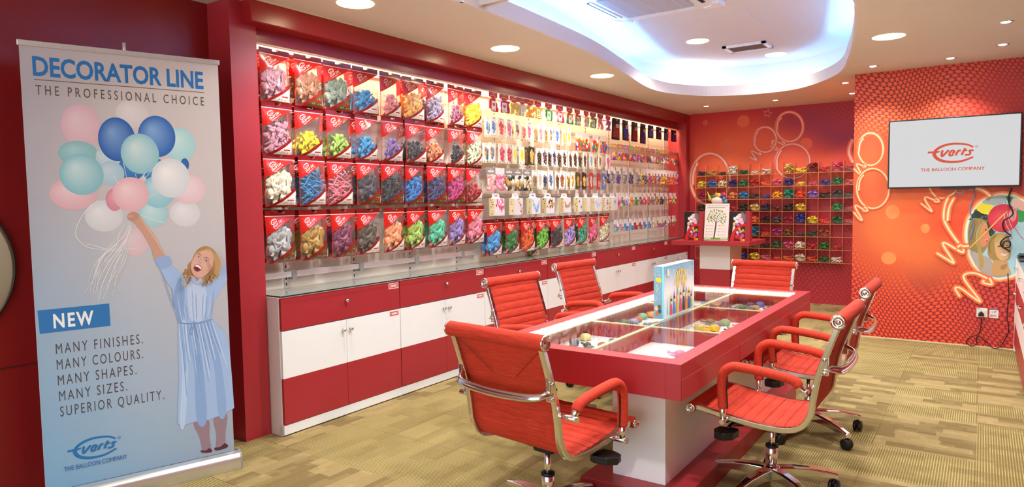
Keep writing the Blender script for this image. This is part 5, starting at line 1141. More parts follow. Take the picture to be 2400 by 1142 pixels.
mb = MB(); vs = [(x, y, z) for x in (-.022, BW + .018) for y, z in sec]; k = len(sec)
fs = [(i, (i + 1) % k, k + (i + 1) % k, k + i) for i in range(k)] + [tuple(range(k))[::-1], tuple(range(k, 2 * k))]
mb.add(vs, fs); base = bmb(mb).build('base', mat('anodised_silver', (0.78, 0.79, 0.8), .32, .85, noise=.04), t)
for q in (-.026, BW + .018):
    mb = MB(); vs = [(x, y * 1.02, z * 1.02) for x in (q, q + .008) for y, z in sec]; mb.add(vs, fs); bmb(mb).build('end_cap', M['grey'], base)
mb = MB(); mb.box(-.02, BW + .016, -.0125, -.0105, .0915, .0925); bmb(mb).build('slot', M['dark'], base)
pr = Print(BP, .00012, .0002)
h_ = pr._nx()
GR = [[('B9B2BA', 0), ('CFC6C4', .5), ('DAD2CE', 1)], [('B4B3BE', 0), ('D6CFCD', .5), ('D2CBC9', 1)], [('98B4CE', 0), ('B4C0D0', .5), ('BCBEC8', 1)], [('7EB2DA', 0), ('94B6D4', .5), ('9EAEC2', 1)]]
lv = [2.196, 1.55, .85, .09]
def gcol(r, u):
    a = GR[r]; u = min(1, max(0, u / BW)); k = 0 if u < .5 else 1; f = (u - a[k][1]) * 2
    c0, c1 = lin(a[k][0]), lin(a[k + 1][0]); return tuple(c0[i] + (c1[i] - c0[i]) * f for i in range(3))
us = [-.007, BW * .25, BW * .5, BW * .75, BW - .001]
for r in range(3):
    for i in range(4):
        pr.mb.add([BP(us[i], lv[r + 1], h_), BP(us[i + 1], lv[r + 1], h_), BP(us[i + 1], lv[r], h_), BP(us[i], lv[r], h_)], [(0, 1, 2, 3)], 0, None)
        pr.mb.col[-1] = [gcol(r + 1, us[i]), gcol(r + 1, us[i + 1]), gcol(r, us[i + 1]), gcol(r, us[i])]
pr.build('printed_ground', M['print'], sheet)
pr = Print(BP, .00012, .0006)
a, b, c = D['head1']; pr.text(a[0], a[1], 'DECORATOR LINE', (c[1] - a[1]), '2478C0', b[0] - a[0], .028)
a, b = D['rule']; pr.line([a, b], .0035, '6A6058')
a, b, c = D['head2']; pr.text(a[0], a[1], 'THE PROFESSIONAL CHOICE', (c[1] - a[1]), '5A5450', b[0] - a[0], .004, spacing=1.55)
pr.step = .00002; pr.h = .0006
for e, c, hi in D['bal']: pr.ell(*e, c, hi, 32)
for q in D['strings']: pr.line(q, .002, 'F2F2F0')
for q in D['ribbons'][:6]: pr.line(smooth(q, 5), .0038, 'E9E8EA', taper=True)
for q in D['ribbons'][6:]: pr.line(smooth(q, 5), .0032, 'F2F1F0', taper=True)
rr = random.Random(9)
for q in D['ribbons'][:5]:
    for k in range(3): pr.line(smooth([(p[0] + rr.uniform(-.015, .015) * i / 3, p[1]) for i, p in enumerate(q)], 5), .0022, rr.choice(['DEDDE2', 'F0EFF0', 'D2D4DC']), taper=True)
sp = lambda k, c, n_=4: pr.poly(smooth(D[k], n_, True), c)
pr.h = .0006; sp('hair', 'B48A5A')
for cl in (D['hair'][9:15], D['hair'][17:24]):      # loose curls at both sides
    for i in range(34):
        p, q = rr.choice(cl), rr.choice(cl); f = rr.random(); x, y = p[0] + (q[0] - p[0]) * f, p[1] + (q[1] - p[1]) * f; a_ = rr.uniform(0, 6); g = rr.choice((-1, 1))
        pr.line(smooth([(x + g * .0055 * sin(a_ + t_ * 1.1), y + .012 - t_ * .0045 + .003 * cos(a_ + t_ * 1.1)) for t_ in range(6)], 4), .0026, rr.choice(['D8B684', 'C49A66', '9A7048', 'E2C698', '8A643E']), taper=True)
for i in range(16):
    f = i / 15; a0, a1, a2 = D['hair'][4], D['hair'][7], D['hair'][9]
    pr.line(smooth([(a0[0] + .010 * f, a0[1] - .012 * f), (a1[0] - .026 * f, a1[1] - .006 * f), (a2[0] - .022 * f, a2[1])], 5), .0018, ['D2AC78', 'A67C4E', 'C69E6A'][i % 3], taper=True)
pr.h = .0016
sp('leg1', '9A8090'); sp('leg2', '98808E'); sp('shoe1', '5A2A30', 2); sp('shoe2', '5A2A30', 2)
pr.h = .0022; sp('arm', 'CFA08A'); pr.line(smooth([D['arm'][3], D['arm'][4], D['arm'][5], D['arm'][6]], 4), .010, 'DDB6A0', taper=True); sp('hand', 'C8947E')
for k in range(4):
    a_ = D['hand'][0]; pr.line([(a_[0] + .004 + k * .006, a_[1] + .006), (a_[0] + .007 + k * .006, a_[1] - .008)], .0045, ['D8AC96', 'CFA08A'][k % 2])
pr.poly(D['dress'], 'A4C2EC'); sp('cuff', '98B4E0', 3); sp('bodylight', 'BED4F2'); sp('bodyshade', '8EACDA')
sp('skirtlight', 'BAD4F6'); sp('skirtshade', '8CAEE0'); sp('skirtshade2', '90B2E2')
w0_, w1_ = D['waist'][0], D['waist'][-1]; hem = [D['dress'][i] for i in (25, 24, 23, 22, 21, 20, 19, 18, 17)] if False else None
d_ = D['dress']; hl, hr = d_[23], d_[17]
for k in range(26):           # gathered folds of the skirt
    f = (k + .5) / 26; x0, y0 = w0_[0] + (w1_[0] - w0_[0]) * f, w0_[1] + (w1_[1] - w0_[1]) * f - .004
    x1, y1 = hl[0] + .006 + (hr[0] - hl[0] - .012) * f, hl[1] + (hr[1] - hl[1]) * f + .02 + .012 * sin(f * 9)
    e = rr.uniform(.35, 1.0); q = [(x0, y0), (x0 + (x1 - x0) * e * .4 + .003 * sin(k), y0 + (y1 - y0) * e * .4), (x0 + (x1 - x0) * e, y0 + (y1 - y0) * e)]
    pr.line(smooth(q, 6), rr.uniform(.003, .008), ['C6DCF8', '7F9FD4', '8FB2E4', 'B4D0F4', '86A8DC'][k % 5], taper=True)
for k in range(12):           # gathers of the bodice and sleeves
    f = (k + .5) / 12; x0, y0 = w0_[0] + (w1_[0] - w0_[0]) * f, w0_[1] + .004; pr.line(smooth([(x0, y0), (x0 + (f - .5) * .02, y0 + rr.uniform(.04, .07)), (x0 + (f - .5) * .05, y0 + rr.uniform(.09, .16))], 5), .0035, ['86A6DA', 'CADCF6', '92B2E2'][k % 3], taper=True)
pr.line(smooth([D['dress'][0], D['dress'][28] if len(D['dress']) > 28 else D['dress'][-1], D['dress'][-2]], 4), .004, '8AA8DA', taper=True)
pr.line(smooth(D['waist'], 4), .006, '7C98CA'); pr.line(smooth(D['bow'], 3), .003, '6E8ABC')
for p in D['button']: pr.ell(p[0], p[1], .003, .003, 'EAF0FA', None, 8)
sp('neck', 'C08670', 3); sp('collar', 'B0C6EE', 2)
sp('face', 'E0B09C'); fc = D['face']; cx_ = sum(p[0] for p in fc) / len(fc); cy_ = sum(p[1] for p in fc) / len(fc)
pr.ell(cx_ + .018, cy_ - .012, .020, .022, 'E3B5A1', 'E9BFAD'); pr.ell(cx_ - .026, cy_ - .004, .010, .012, 'E3B5A1', 'E8BCA9')
sp('hairtop', 'C8A674'); pr.line(smooth([D['hair'][3], D['face'][1], D['face'][0], D['hair'][1]], 4), .008, 'C49C68', taper=True)
sp('mouth', '74262C', 3); sp('teeth', 'F6F0EC', 2); 
for e_ in ('eye1', 'eye2'):
    q = D[e_]; ex, ey = sum(p[0] for p in q) / len(q), sum(p[1] for p in q) / len(q)
    sp(e_, 'EFE6E4', 3); pr.ell(ex, ey, .0034, .0042, '4A4450', '6A6270', 14); pr.line(smooth([q[0], q[1], q[2]], 4), .0024, '3A2A2C', taper=True); pr.line(smooth([q[0], q[3], q[2]], 4), .0010, '8A6458', taper=True)
pr.line(smooth(D['brow1'], 4), .003, '6A4A3A', taper=True); pr.line(smooth(D['brow2'], 4), .003, '6A4A3A', taper=True); pr.line(D['nose'], .0018, 'BC8A78')
pr.line(smooth([D['mouth'][0], D['mouth'][1], D['mouth'][2], D['mouth'][3]], 3), .003, 'B4565A'); pr.line(smooth([D['mouth'][6], D['mouth'][5], D['mouth'][4]], 3), .004, 'C06A6A')
pr.h = .0006; pr.poly(D['newbox'], '2C78BC')
a, b, c = D['newtxt']; pr.text(a[0], a[1], 'NEW', c[1] - a[1], 'F4F8FA', b[0] - a[0], .03, spacing=1.25)
for s_, a, b in D['lines']: pr.text(a[0], a[1], s_, .052, '4E4A4E', b[0] - a[0], .0, spacing=1.35)
everts(pr, .0875, .205, .208, '2076B8')
pr.text(.070, .172, 'THE BALLOON COMPANY', .024, '2A6AB4', .268, .0)
pr.build('printed_artwork', M['print'], sheet)

# ================================================================== big decorator bags
BGW, BGH = .236, .335
def bag_depth(u, v):
    """how far the filled bag stands out of its flat plane"""
    if v > .9: return 0.0
    s_ = max(0.0, sin(pi * min(1, max(0, u)))) ** .6; f = min(1, (.9 - v) / .25) * min(1, (v + .02) / .14) ** .6
    return .036 * s_ * f * (.55 + .45 * min(1, (.9 - v) / .6))
def wr(u, v): return .0026 * sin(u * 23 + v * 9) * sin(v * 17 - u * 6) + .0016 * sin(u * 51 - v * 30)
def bag_point(u, v, h):
    d = bag_depth(u, v); w_ = BGW * (1 - .05 * sin(pi * min(1, v / .9)))
    return (d + (wr(u, v) if d > .004 else 0) + h, (u - .5) * w_, (v - 1) * BGH)      # x: out of the wall, y: along, z: down from the top
def make_film(name, m_):
    mb = MB(); nu, nv = 16, 22; vs = []
    for j in range(nv + 1):
        for i in range(nu + 1): vs.append(bag_point(i / nu, j / nv, 0))
    for j in range(nv + 1):
        for i in range(nu + 1):
            u, v = i / nu, j / nv; p = bag_point(u, v, 0); vs.append((-.55 * bag_depth(u, v) - .001, p[1], p[2]))
    n_ = nu + 1; B = n_ * (nv + 1); fs = []
    for j in range(nv):
        for i in range(nu):
            if j >= nv - 2 and i in (7, 8) and j == nv - 1: pass
            a = j * n_ + i
            if not (j == nv - 1 and i in (7, 8)): fs += [(a, a + 1, a + n_ + 1, a + n_), (B + a, B + a + n_, B + a + n_ + 1, B + a + 1)]
    mb.add(vs, fs, 0, None, True)
    for j in range(nv + 1):
        for i in range(nu + 1):
            mb.uv[j * n_ + i] = (i / nu, j / nv); mb.uv[B + j * n_ + i] = (1 - i / nu if False else i / nu, j / nv)
    return mb.build(name, m_)
def bag_logo(parent, dark):
    pr = Print(lambda u, v, h: bag_point(u, v, h + .0006), .0002)
    # oval mark, slanted name and small line, printed along the diagonal
    c_, s_ = cos(.55), sin(.55); K_ = BGH / BGW
    def dg(x, y): return (.30 + (x * c_ - y * s_), .765 + (x * s_ + y * c_) / K_)
    e = [dg(-.02 + .105 * cos(a * pi / 10), .055 + .052 * sin(a * pi / 10)) for a in range(20)]
    pr.line(e, .016, 'F2E4DC', True)
    def tx(body, x, y, size, width, bold=0, shear=0):
        vs, fs = text2d(body, size, bold, shear); w0 = max(v[0] for v in vs); k = width / w0
        pr.raw([dg(x + vx * k, y + vy) for vx, vy in vs], fs, lin('F4E8E0'))
    tx('everts', -.075, .035, .034, .12, .01, .3); tx('Decor Line', -.16, -.075, .072, .40, .008, .35); tx('The Professional Choice', -.13, -.125, .028, .40, .004, .2)
    pr.build('logo', M['print'], parent)
    pr = Print(lambda u, v, h: bag_point(u, v, h + .0006), .0002)
    vs, fs = text2d('Décor', .060, .02); w0 = max(v[0] for v in vs)
    pr.raw([(.955 - vy * .9, .045 + vx * .17 / w0) for vx, vy in vs], fs, lin('E8E4DC' if dark else '2A2826'))
    for v_ in (.155, .075, .06): pr.line([(.62 + (.06 if v_ > .1 else -.12), v_), (.86, v_)], .006, 'C8C4B8' if dark else '6A6864')
    pr.build('label_print', M['print'], parent)
def heap_mb(kind, seed, n_):
    """the pile of loose balloons at the bottom of a bag"""
    r = random.Random(seed); mb = MB()
    fill = {'round': .60, 'big': .62, 'stick': .66, 'low': .46}[kind]
    for i in range(n_):
        v = .05 + (fill - .05) * (i + r.random()) / n_; u = r.uniform(.16, .84)
        v -= .10 * (abs(u - .5) * 2) ** 2 * (v > fill * .7)
        p = bag_point(u, max(.06, v), 0); d = bag_depth(u, max(.06, v))
        x = r.uniform(-.4, .72) * d
        if kind == 'stick': b = balloon_mb(r.uniform(.11, .16), .013, .010, r.uniform(-.25, .25), 8, 6); tz = r.uniform(.6, 2.5)
        elif kind == 'big': b = balloon_mb(r.uniform(.10, .13), r.uniform(.055, .07), .014, r.uniform(-.4, .4), 9, 8); tz = r.uniform(0, 6.3)
        else: b = balloon_mb(r.uniform(.065, .085), r.uniform(.036, .046), .012, r.uniform(-.5, .5), 8, 7); tz = r.uniform(0, 6.3)
        Mx = Matrix.Translation((x, p[1] * .94, p[2])) @ Matrix.Rotation(pi / 2, 4, 'Y') @ Matrix.Rotation(tz, 4, 'Z') @ Matrix.Rotation(r.uniform(-.45, .45), 4, 'Y') @ Matrix.Rotation(r.uniform(-.5, .5), 4, 'X')
        vs = []
        for q in b.v:
            w_ = Mx @ Vector(q)
            # keep inside the film
            vv = min(.88, max(.012, 1 + w_.z / BGH)); uu = min(.985, max(.015, .5 + w_.y / BGW)); lim = bag_depth(uu, vv)
            vs.append((min(w_.x, lim * .93 - .0012), (uu - .5) * BGW * .95, (vv - 1) * BGH))
        mb.add(vs, b.f, 0, None, True)
    return mb
HEAP = {k: heap_mb(k, s_, n_) for k, s_, n_ in (('round', 1, 54), ('big', 2, 30), ('stick', 3, 70), ('low', 4, 40))}
heap_me = {}
def make_bag(kind, dark):
    r = make_film('balloon_bag', M['bago'] if dark else M['bagw'])
    bag_logo(r, dark)
    HEAP[kind].build('balloons', M['latex'], r)
    return r
bag_proto = {}
R1 = [('B5788C', 'mauve pink', 'big', 0), ('A2643E', 'copper brown', 'big', 1), ('7C8C7C', 'grey green', 'big', 1), ('2E92D0', 'sky blue', 'low', 0), ('EE9CA8', 'pale pink', 'low', 0), ('F2B85A', 'peach yellow', 'round', 0), ('9A90B4', 'grey violet', 'round', 0), ('A8587C', 'rose purple', 'low', 0), ('F6E41C', 'bright yellow', 'round', 0)]
R2 = [('C888A0', 'dusty pink', 'round', 0), ('F4DE10', 'lemon yellow', 'low', 0), ('A2C84E', 'lime green', 'low', 0), ('369CD8', 'azure blue', 'low', 0), ('8A70B4', 'lavender purple', 'low', 0), ('34363A', 'black and blue', 'low', 0), ('EE9868', 'peach orange', 'low', 0), ('22262C', 'black', 'low', 0), ('E2E4C0', 'pale cream green', 'round', 0)]
R3 = [('ECE8CE', 'ivory', 'big', 0), ('2E88C4', 'blue modelling', 'stick', 0), ('EE8494', 'pink modelling', 'stick', 0), ('3E3A44', 'charcoal', 'big', 1), ('26303A', 'dark slate', 'round', 1), ('2E82CC', 'shiny blue', 'round', 1), ('343A6E', 'navy', 'round', 1), ('C83A86', 'magenta', 'round', 1), ('C43236', 'red', 'low', 0)]
R4 = [('B4B8BC', 'silver', 'big', 1), ('B48C3E', 'gold', 'big', 1), ('7E2E54', 'burgundy', 'big', 1), ('5A5244', 'dark olive grey', 'big', 0), ('F6A472', 'peach', 'big', 0), ('A4C85A', 'lime', 'big', 0), ('52C49C', 'mint', 'big', 0), ('9A86C8', 'lilac', 'big', 0), ('EC8AA0', 'rose pink', 'big', 0)]
R5 = [('4AA2E2', 'light blue', 'big', 0), ('247E3E', 'forest green', 'big', 0), ('F2601E', 'orange', 'round', 0), ('6ACC3A', 'apple green', 'round', 0), ('2C2C36', 'black', 'round', 0), ('B49AE0', 'lavender', 'round', 0), ('2AAE90', 'teal', 'round', 0), ('EE7096', 'bubblegum pink', 'big', 0), ('EEE8C6', 'cream', 'round', 0)]
XF = -3.70
rownm = ['top row', 'second row', 'third row', 'fourth row']
rr = random.Random(21)
def hook(y, z, x1, parent, r=.0028):
    MB().tube([(-3.838, y, z), (x1, y, z), (x1 + .006, y, z + .008)], r, 6).build('hook', M['chrome'], parent)
def rail_thing(y0, y1, z, label):
    t = thing('hook_rail', label, 'rail', (0, 0, 0), 0, 'hook rails of the display wall')
    MB().box(-3.838, -3.828, y0, y1, z - .010, z + .010).build('bar', M['steel'], t); return t
def put_bag(x, y, z, c, nm, kind, dark, label, grp, rz=0, sw=1.0):
    thin = .62 if 'behind' in grp else 1.0
    key = (kind, dark)
    if key not in bag_proto:
        o = bag_proto[key] = make_bag(kind, dark)
    else: o = dup(bag_proto[key])
    o.location = (x, y, z); o.rotation_euler = (0, rr.uniform(-.03, .05), rz); o.scale = (thin, sw, 1)
    for ch_ in [o] + list(o.children): ch_.color = (*lin(c), 1)
    tag(o, label, 'bag', grp); return o
for r, (row, zt) in enumerate(zip((R1, R2, R3, R4), (2.425, 2.090, 1.768, 1.408))):
    rl = rail_thing(2.63, 4.93, zt - .016, 'steel hook rail behind the %s of big balloon bags' % rownm[r])
    for i, (c, nm, kind, dark) in enumerate(row):
        y = 2.752 + i * .2545 + (0.0 if r else .0)
        lab = 'big red-cornered bag of %s balloons, %s in the %s' % (nm, ORD[i] if i else 'leftmost', rownm[r])
        put_bag(XF + rr.uniform(-.01, .012), y, zt, c, nm, kind, dark, lab, 'big bags of decorator balloons', rr.uniform(-.05, .09), rr.uniform(.96, 1.03))
        if i not in (4, 7) or r == 2:
            put_bag(XF - .064, y - .014 + rr.uniform(-.01, .006), zt - rr.uniform(-.004, .006), c, nm, kind, dark, 'big bag of %s balloons hanging behind the %s one of the %s' % (nm, ORD[i], rownm[r]), 'bags hanging behind the big bags', rr.uniform(-.03, .05))
        hook(y, zt - .016, XF + .03, rl)
rl = rail_thing(4.94, 7.42, 1.262, 'steel hook rail behind the lowest row of big balloon bags')
for i, (c, nm, kind, dark) in enumerate(R5):
    y = 5.075 + i * .277
    put_bag(XF, y, 1.278, c, nm, kind, dark, 'big red-cornered bag of %s balloons, %s in the lowest row on the right' % (nm, ORD[i]), 'big bags of decorator balloons', rr.uniform(-.04, .08), 1.02)
    if i in (0, 1, 2, 3, 4, 6): put_bag(XF - .064, y - .02, 1.274, {0: '2E78B4', 2: 'D8501E', 3: '3A7A2A'}.get(i, c), nm, kind, dark, 'big bag hanging behind the %s one of the lowest row' % nm, 'bags hanging behind the big bags')
    hook(y, 1.262, XF + .03, rl)
o = put_bag(XF - .128, 5.075 + 3 * .277, 1.278 - .075, '6ACC3A', 'apple green', 'low', 0, 'green bag slipped lower behind the apple green one', 'bags hanging behind the big bags')

# ================================================================== small packets, cards and boxes
def lump(mb, cx, cz, w, h, cols, r, n_, x0=.004, dep=.012):
    """small balloons bunched in a packet"""
    for i in range(n_ * 2):
        y = cx + r.uniform(-.5, .5) * w * .95; z = cz + r.uniform(-.5, .5) * h; a = r.uniform(.15, .25) * w; b_ = a * r.uniform(.6, 1.5); an = r.uniform(0, 3)
        n1, n2 = 8, 4; vs = []; cc = lin(r.choice(cols)); x = x0 + r.uniform(.2, 1) * dep
        for j in range(n2 + 1):
            ph = pi * j / n2
            for k in range(n1):
                th = 2 * pi * k / n1; yy = sin(ph) * cos(th) * a; zz = sin(ph) * sin(th) * b_
                vs.append((x + cos(ph) * dep * .5, y + yy * cos(an) - zz * sin(an), z + yy * sin(an) + zz * cos(an)))
        vs = [(p[0], min(cx + w * .5, max(cx - w * .5, p[1])), min(cz + h * .5, max(cz - h * .5, p[2]))) for p in vs]
        mb.add(vs, [(j * n1 + k, j * n1 + (k + 1) % n1, (j + 1) * n1 + (k + 1) % n1, (j + 1) * n1 + k) for j in range(n2) for k in range(n1)], 0, cc, True)
FP = lambda u, v, h: (h, u, v)
def pillow(w, h, z1, dep, bottom=True):
    mb = MB(); nu, nv = 8, 10; vs = []
    for s_ in (1, -.4):
        for j in range(nv + 1):
            for i in range(nu + 1):
                u, v = i / nu, j / nv; d = dep * (sin(pi * u) ** .6 if 0 < i < nu else 0) * (sin(pi * min(1, v * .93 + .07)) ** .5 if 0 < j < nv else 0)
                vs.append((s_ * d + .002 * sin(u * 19 + v * 13) * (0 < i < nu), (u - .5) * w, z1 - h + v * h))
    n_ = nu + 1; B = n_ * (nv + 1)
    mb.add(vs, [q for j in range(nv) for i in range(nu) for q in ((j * n_ + i, j * n_ + i + 1, (j + 1) * n_ + i + 1, (j + 1) * n_ + i), (B + j * n_ + i, B + (j + 1) * n_ + i, B + (j + 1) * n_ + i + 1, B + j * n_ + i + 1))], 0, None, True)
    return mb
goods = []
def packet(name, w, h, hd, hcol, cols, seed, n_=10, lab=None, fill=.62, scallop=None):
    """hang-bag: printed header, clear pouch, small balloons and maybe a label card"""
    r = random.Random(seed)
    o = pillow(w, h - hd, -hd, .020).build(name, M['film'])
    mb = MB(); lump(mb, 0, -h + (h - hd) * fill / 2 + .004, w * .94, (h - hd) * fill, cols, r, n_, .0, .014); mb.build('balloons', M['gprint'], o)
    if hd:
        pr = Print(FP, .0002, .001)
        pr.rect(-w / 2, -hd, w / 2, 0, hcol)
        if scallop: pr.poly([(-w / 2, -hd), (0, -hd - scallop), (w / 2, -hd)], hcol); pr.ell(0, -hd * 1.05, w * .34, scallop * .8, 'E8B0A0'); pr.ell(0, -hd * 1.05, w * .28, scallop * .6, hcol)
        else: pr.rect(-w * .3, -hd * .7, w * .3, -hd * .45, 'E9E2DA')
        pr.ell(0, -hd * .25, w * .07, hd * .10, 'F2EEE8')
        pr.build('header', M['gprint'], o)
    if lab:
        pr = Print(FP, .0002, .021)
        lx, lz, lw, lh, lc, ic = lab
        pr.rect(lx - lw / 2, lz - lh / 2, lx + lw / 2, lz + lh / 2, lc)
        if ic == 'heart':
            q = [(lx + lw * .30 * (16 * sin(a) ** 3) / 16, lz + lh * .12 + lw * .30 * (13 * cos(a) - 5 * cos(2 * a) - 2 * cos(3 * a) - cos(4 * a)) / 16) for a in [k * pi / 12 for k in range(24)]]
            pr.poly(q[::-1], 'D82020')
        elif ic: pr.ell(lx, lz + lh * .08, lw * .3, lw * .3, ic, None, 14)
        pr.line([(lx - lw * .3, lz - lh * .36), (lx + lw * .3, lz - lh * .36)], lh * .06, '6A6A6A')
        pr.build('label_card', M['gprint'], o)
    return o
def card(name, w, h, bg, cols, seed, shape='round', frame=None):
    """printed hang-card with a bunch of balloons pictured on it"""
    r = random.Random(seed)
    o = MB().box(-.003, .003, -w / 2, w / 2, -h, 0).build(name, mat('card_' + bg, bg, .4) if ('card_' + bg) not in bpy.data.materials else bpy.data.materials['card_' + bg])
    pr = Print(FP, .00025, .0032)
    pr.rect(-w * .49, -h * .99, w * .49, -h * .01, bg)
    if shape == 'round':
        for k in range(11):
            a = k * 2.4; rad = w * .085 * sqrt(k); c_ = r.choice(cols); pr.ell(rad * cos(a), -h * .50 + rad * sin(a) * 1.75, w * .15, w * .16, c_, None, 14); pr.ell(rad * cos(a) - w * .03, -h * .50 + rad * sin(a) * 1.75 + w * .04, w * .05, w * .05, {'x': 'x'}.get(c_, 'F6E6E6') if r.random() < .45 else c_, None, 8)
    else:
        for k in range(5):
            c_ = cols[k % len(cols)]
            ox, oy, ro = ((-.12, .20, .25), (.13, .13, -.3), (-.16, .0, .1), (.15, -.06, -.15), (0, -.20, .05))[k]
            pr.ell(ox * w, -h * .52 + oy * h, w * .17, h * .125, c_, None, 16, ro); pr.ell(ox * w - w * .05, -h * .52 + oy * h + h * .04, w * .04, h * .03, 'F4ECEA', None, 7)
    pr.ell(0, -h * .055, w * .16, h * .02, '8A8684', None, 10); pr.poly([(-w * .42, -h * .97), (-w * .22, -h * .97), (-w * .32, -h * .88)], '4A8A3A')
    pr.line([(-w * .1, -h * .93), (w * .4, -h * .93)], h * .025, '9A9894')
    pr.build('print', M['gprint'], o); return o
def boxpack(name, w, h, cols, seed, shape, tag_c):
    """white hang-box with a shoulder and a printed picture of a balloon garland"""
    r = random.Random(seed); d = .058
    mb = MB(); mb.bbox(-d / 2, d / 2, -w / 2, w / 2, -h, -.045, .0015)
    o = mb.build(name, bpy.data.materials.get('white_carton') or mat('white_carton', 'EDEBEE', .4, noise=.02))
    mb = MB(); q = [(-w * .5, -.045), (w * .5, -.045), (w * .36, -.032), (w * .36, 0), (-w * .36, 0), (-w * .36, -.032)]
    mb.prism(q, -.001, .001, M=Matrix(((0, 0, 1, -.01), (1, 0, 0, 0), (0, 1, 0, 0), (0, 0, 0, 1)))); hd_ = mb.build('hang_flap', bpy.data.materials['white_carton'], o)
    pr = Print(lambda u, v, h_: (-.008 + h_, u, v), .0002); pr.rect(-w * .16, -.027, w * .16, -.018, tag_c)
    for s_ in (-1, 1): pr.ell(s_ * w * .20, -.009, w * .08, .003, '8C8880', None, 10)
    pr.build('flap_print', M['gprint'], hd_)
    pr = Print(lambda u, v, h_: (d / 2 + h_, u, v), .0002); H = h - .045
    pr.rect(-w * .47, -h + .004, w * .47, -.05, 'E3E1E8')
    for k in range(44):
        f = r.random()
        if shape == 'arch': a = pi * f; u = cos(a) * w * .34; v = -.05 - H * .55 - sin(a) * H * .28 + H * .28
        elif shape == 'swag': u = (f - .5) * w * .86; v = -.065 - H * .58 * (1 - (2 * f - 1) ** 2)
        elif shape == 'side': u = w * (.02 + .4 * f); v = -.07 - H * .75 * f ** 1.3
        elif shape == 'few': u = w * r.uniform(-.2, .2); v = -.06 - H * r.uniform(.1, .75)
        else: u = w * r.uniform(-.42, .42); v = -.06 - H * r.uniform(.02, .55)
        if shape == 'few' and k > 5: break
        s_ = r.uniform(.035, .085) * (1.6 if shape == 'few' else 1)
        c_ = r.choice(cols); pr.ell(max(-w * .42, min(w * .42, u + r.gauss(0, .006))), max(-h + .012, min(-.058, v + r.gauss(0, .008))), w * s_, w * s_, c_, None, 12)
    pr.build('front_print', M['gprint'], o)
    pr = Print(lambda u, v, h_: (u, -w / 2 - h_, v), .0002); pr.rect(-d / 2 + .001, -h + .002, d / 2 - .001, -.048, 'DCCB96')
    for k in range(7): pr.ell(r.uniform(-.012, .012), -.06 - k * .021, .006, .006, r.choice(cols + ['4A4038']), None, 9)
    pr.build('side_print', M['gprint'], o)
    return o
def place(o, y, z, label, cat, grp, x=XF, rz=0.0, first=True):
    if not first: o = dup(o)
    o.location = (x, y, z); o.rotation_euler = (0, rr.uniform(-.02, .05), rz + rr.uniform(-.05, .09)); tag(o, label, cat, grp); return o
r_top = rail_thing(4.98, 9.62, 2.425, 'long steel hook rail behind the top row of small packets')
TOPR = [(5.085, 'C8262A', 'dark red', 'heart'), (5.255, 'B0284A', 'red and violet', 'heart'), (5.42, 'F0D060', 'pale gold', None), (5.56, 'E6E0D0', 'clear and white', 'C8C4BC'), (5.70, 'F0A428', 'orange gold', None), (5.84, 'F4D21E', 'yellow', 'F2C81E'), (6.05, '2E9A3E', 'green', '8AC83A'), (6.27, 'D84058', 'pink and red', 'heart'), (6.48, '3A4AA0', 'blue mixed', 'F2D020'), (6.65, '3A9A4A', 'green mixed', 'E8842A'), (6.86, 'E8B0A0', 'pale peach', 'E8E0D8'), (7.02, '5AA83A', 'leaf green', 'A8D060'), (7.20, 'F08AA0', 'soft pink', None), (7.40, 'B05AB0', 'violet pink', None)]
for i, (y, c, nm, ic) in enumerate(TOPR):
    mix = {'blue mixed': ['3A4AA0', '2E8A4A', 'F2C81E', 'D83030'], 'green mixed': ['3A9A4A', 'F2B42A', 'E04A3A', '3A6AC0'], 'red and violet': ['B0284A', 'A04AC0', 'C83040'], 'pink and red': ['D84058', 'E8A0B0', 'C02830']}.get(nm, [c])
    o = packet('balloon_packet', .145, .178, .042, 'C02018', mix, 40 + i, 10, (-.02, -.125, .07, .085, 'F4F2EC', ic) if ic else None, .82, .022)
    place(o, y, 2.437, 'small red-topped packet of %s balloons, %s in the top row' % (nm, ORD[i]), 'packet', 'red-topped packets in the top row')
    hook(y, 2.428, XF + .03, r_top)
for i, (y, c, nm, h) in enumerate([(7.62, '8A2A2A', 'dark red', .26), (7.88, '3A3490', 'violet blue', .255), (8.16, '8E2830', 'crimson', .25), (8.42, '3E3688', 'purple blue', .26), (8.67, '3A66B8', 'mid blue', .17), (8.95, '4A2A5A', 'plum', .17), (9.22, '4A78C0', 'light blue', .17), (9.50, '54307A', 'purple', .17)]):
    w_ = .215 if h > .2 else .19
    mb = pillow(w_, h, 0.0, .020); nq = len(mb.f); r_ = random.Random(70 + i)
    for q in range(nq):
        k_ = q // 2; iu, jv = k_ % 8, k_ // 8
        mb.col[q] = lin('16130F') if (jv >= 6 or jv == 0 or iu in (0, 7)) and not q % 2 else (tuple(x * r_.uniform(.75, 1.3) for x in lin(c)) if not q % 2 else lin('16130F'))
    o = mb.build('foil_packet', M['gprint'])
    pr = Print(lambda u, v, h_: (h_, u, v), .0002, .0226)
    pr.ell(0, -h * .36, w_ * .23, h * .09, 'E0C4BC', None, 20); pr.ell(0, -h * .36, w_ * .12, h * .045, 'C89A98', None, 12)
    pr.build('label', M['gprint'], o)
    pr = Print(lambda u, v, h_: (h_, u, v), .0002, .012); pr.ell(0, -.022, .018, .007, 'E8E4DC', None, 10); pr.build('hang_hole', M['gprint'], o)
    place(o, y, 2.428, 'black-topped packet with %s contents, %s of the black ones' % (nm, ORD[i]), 'packet', 'black-topped packets in the top row'); hook(y, 2.418, XF + .03, r_top)
rl = rail_thing(4.98, 7.45, 2.20, 'steel hook rail behind the upper row of printed balloon cards')
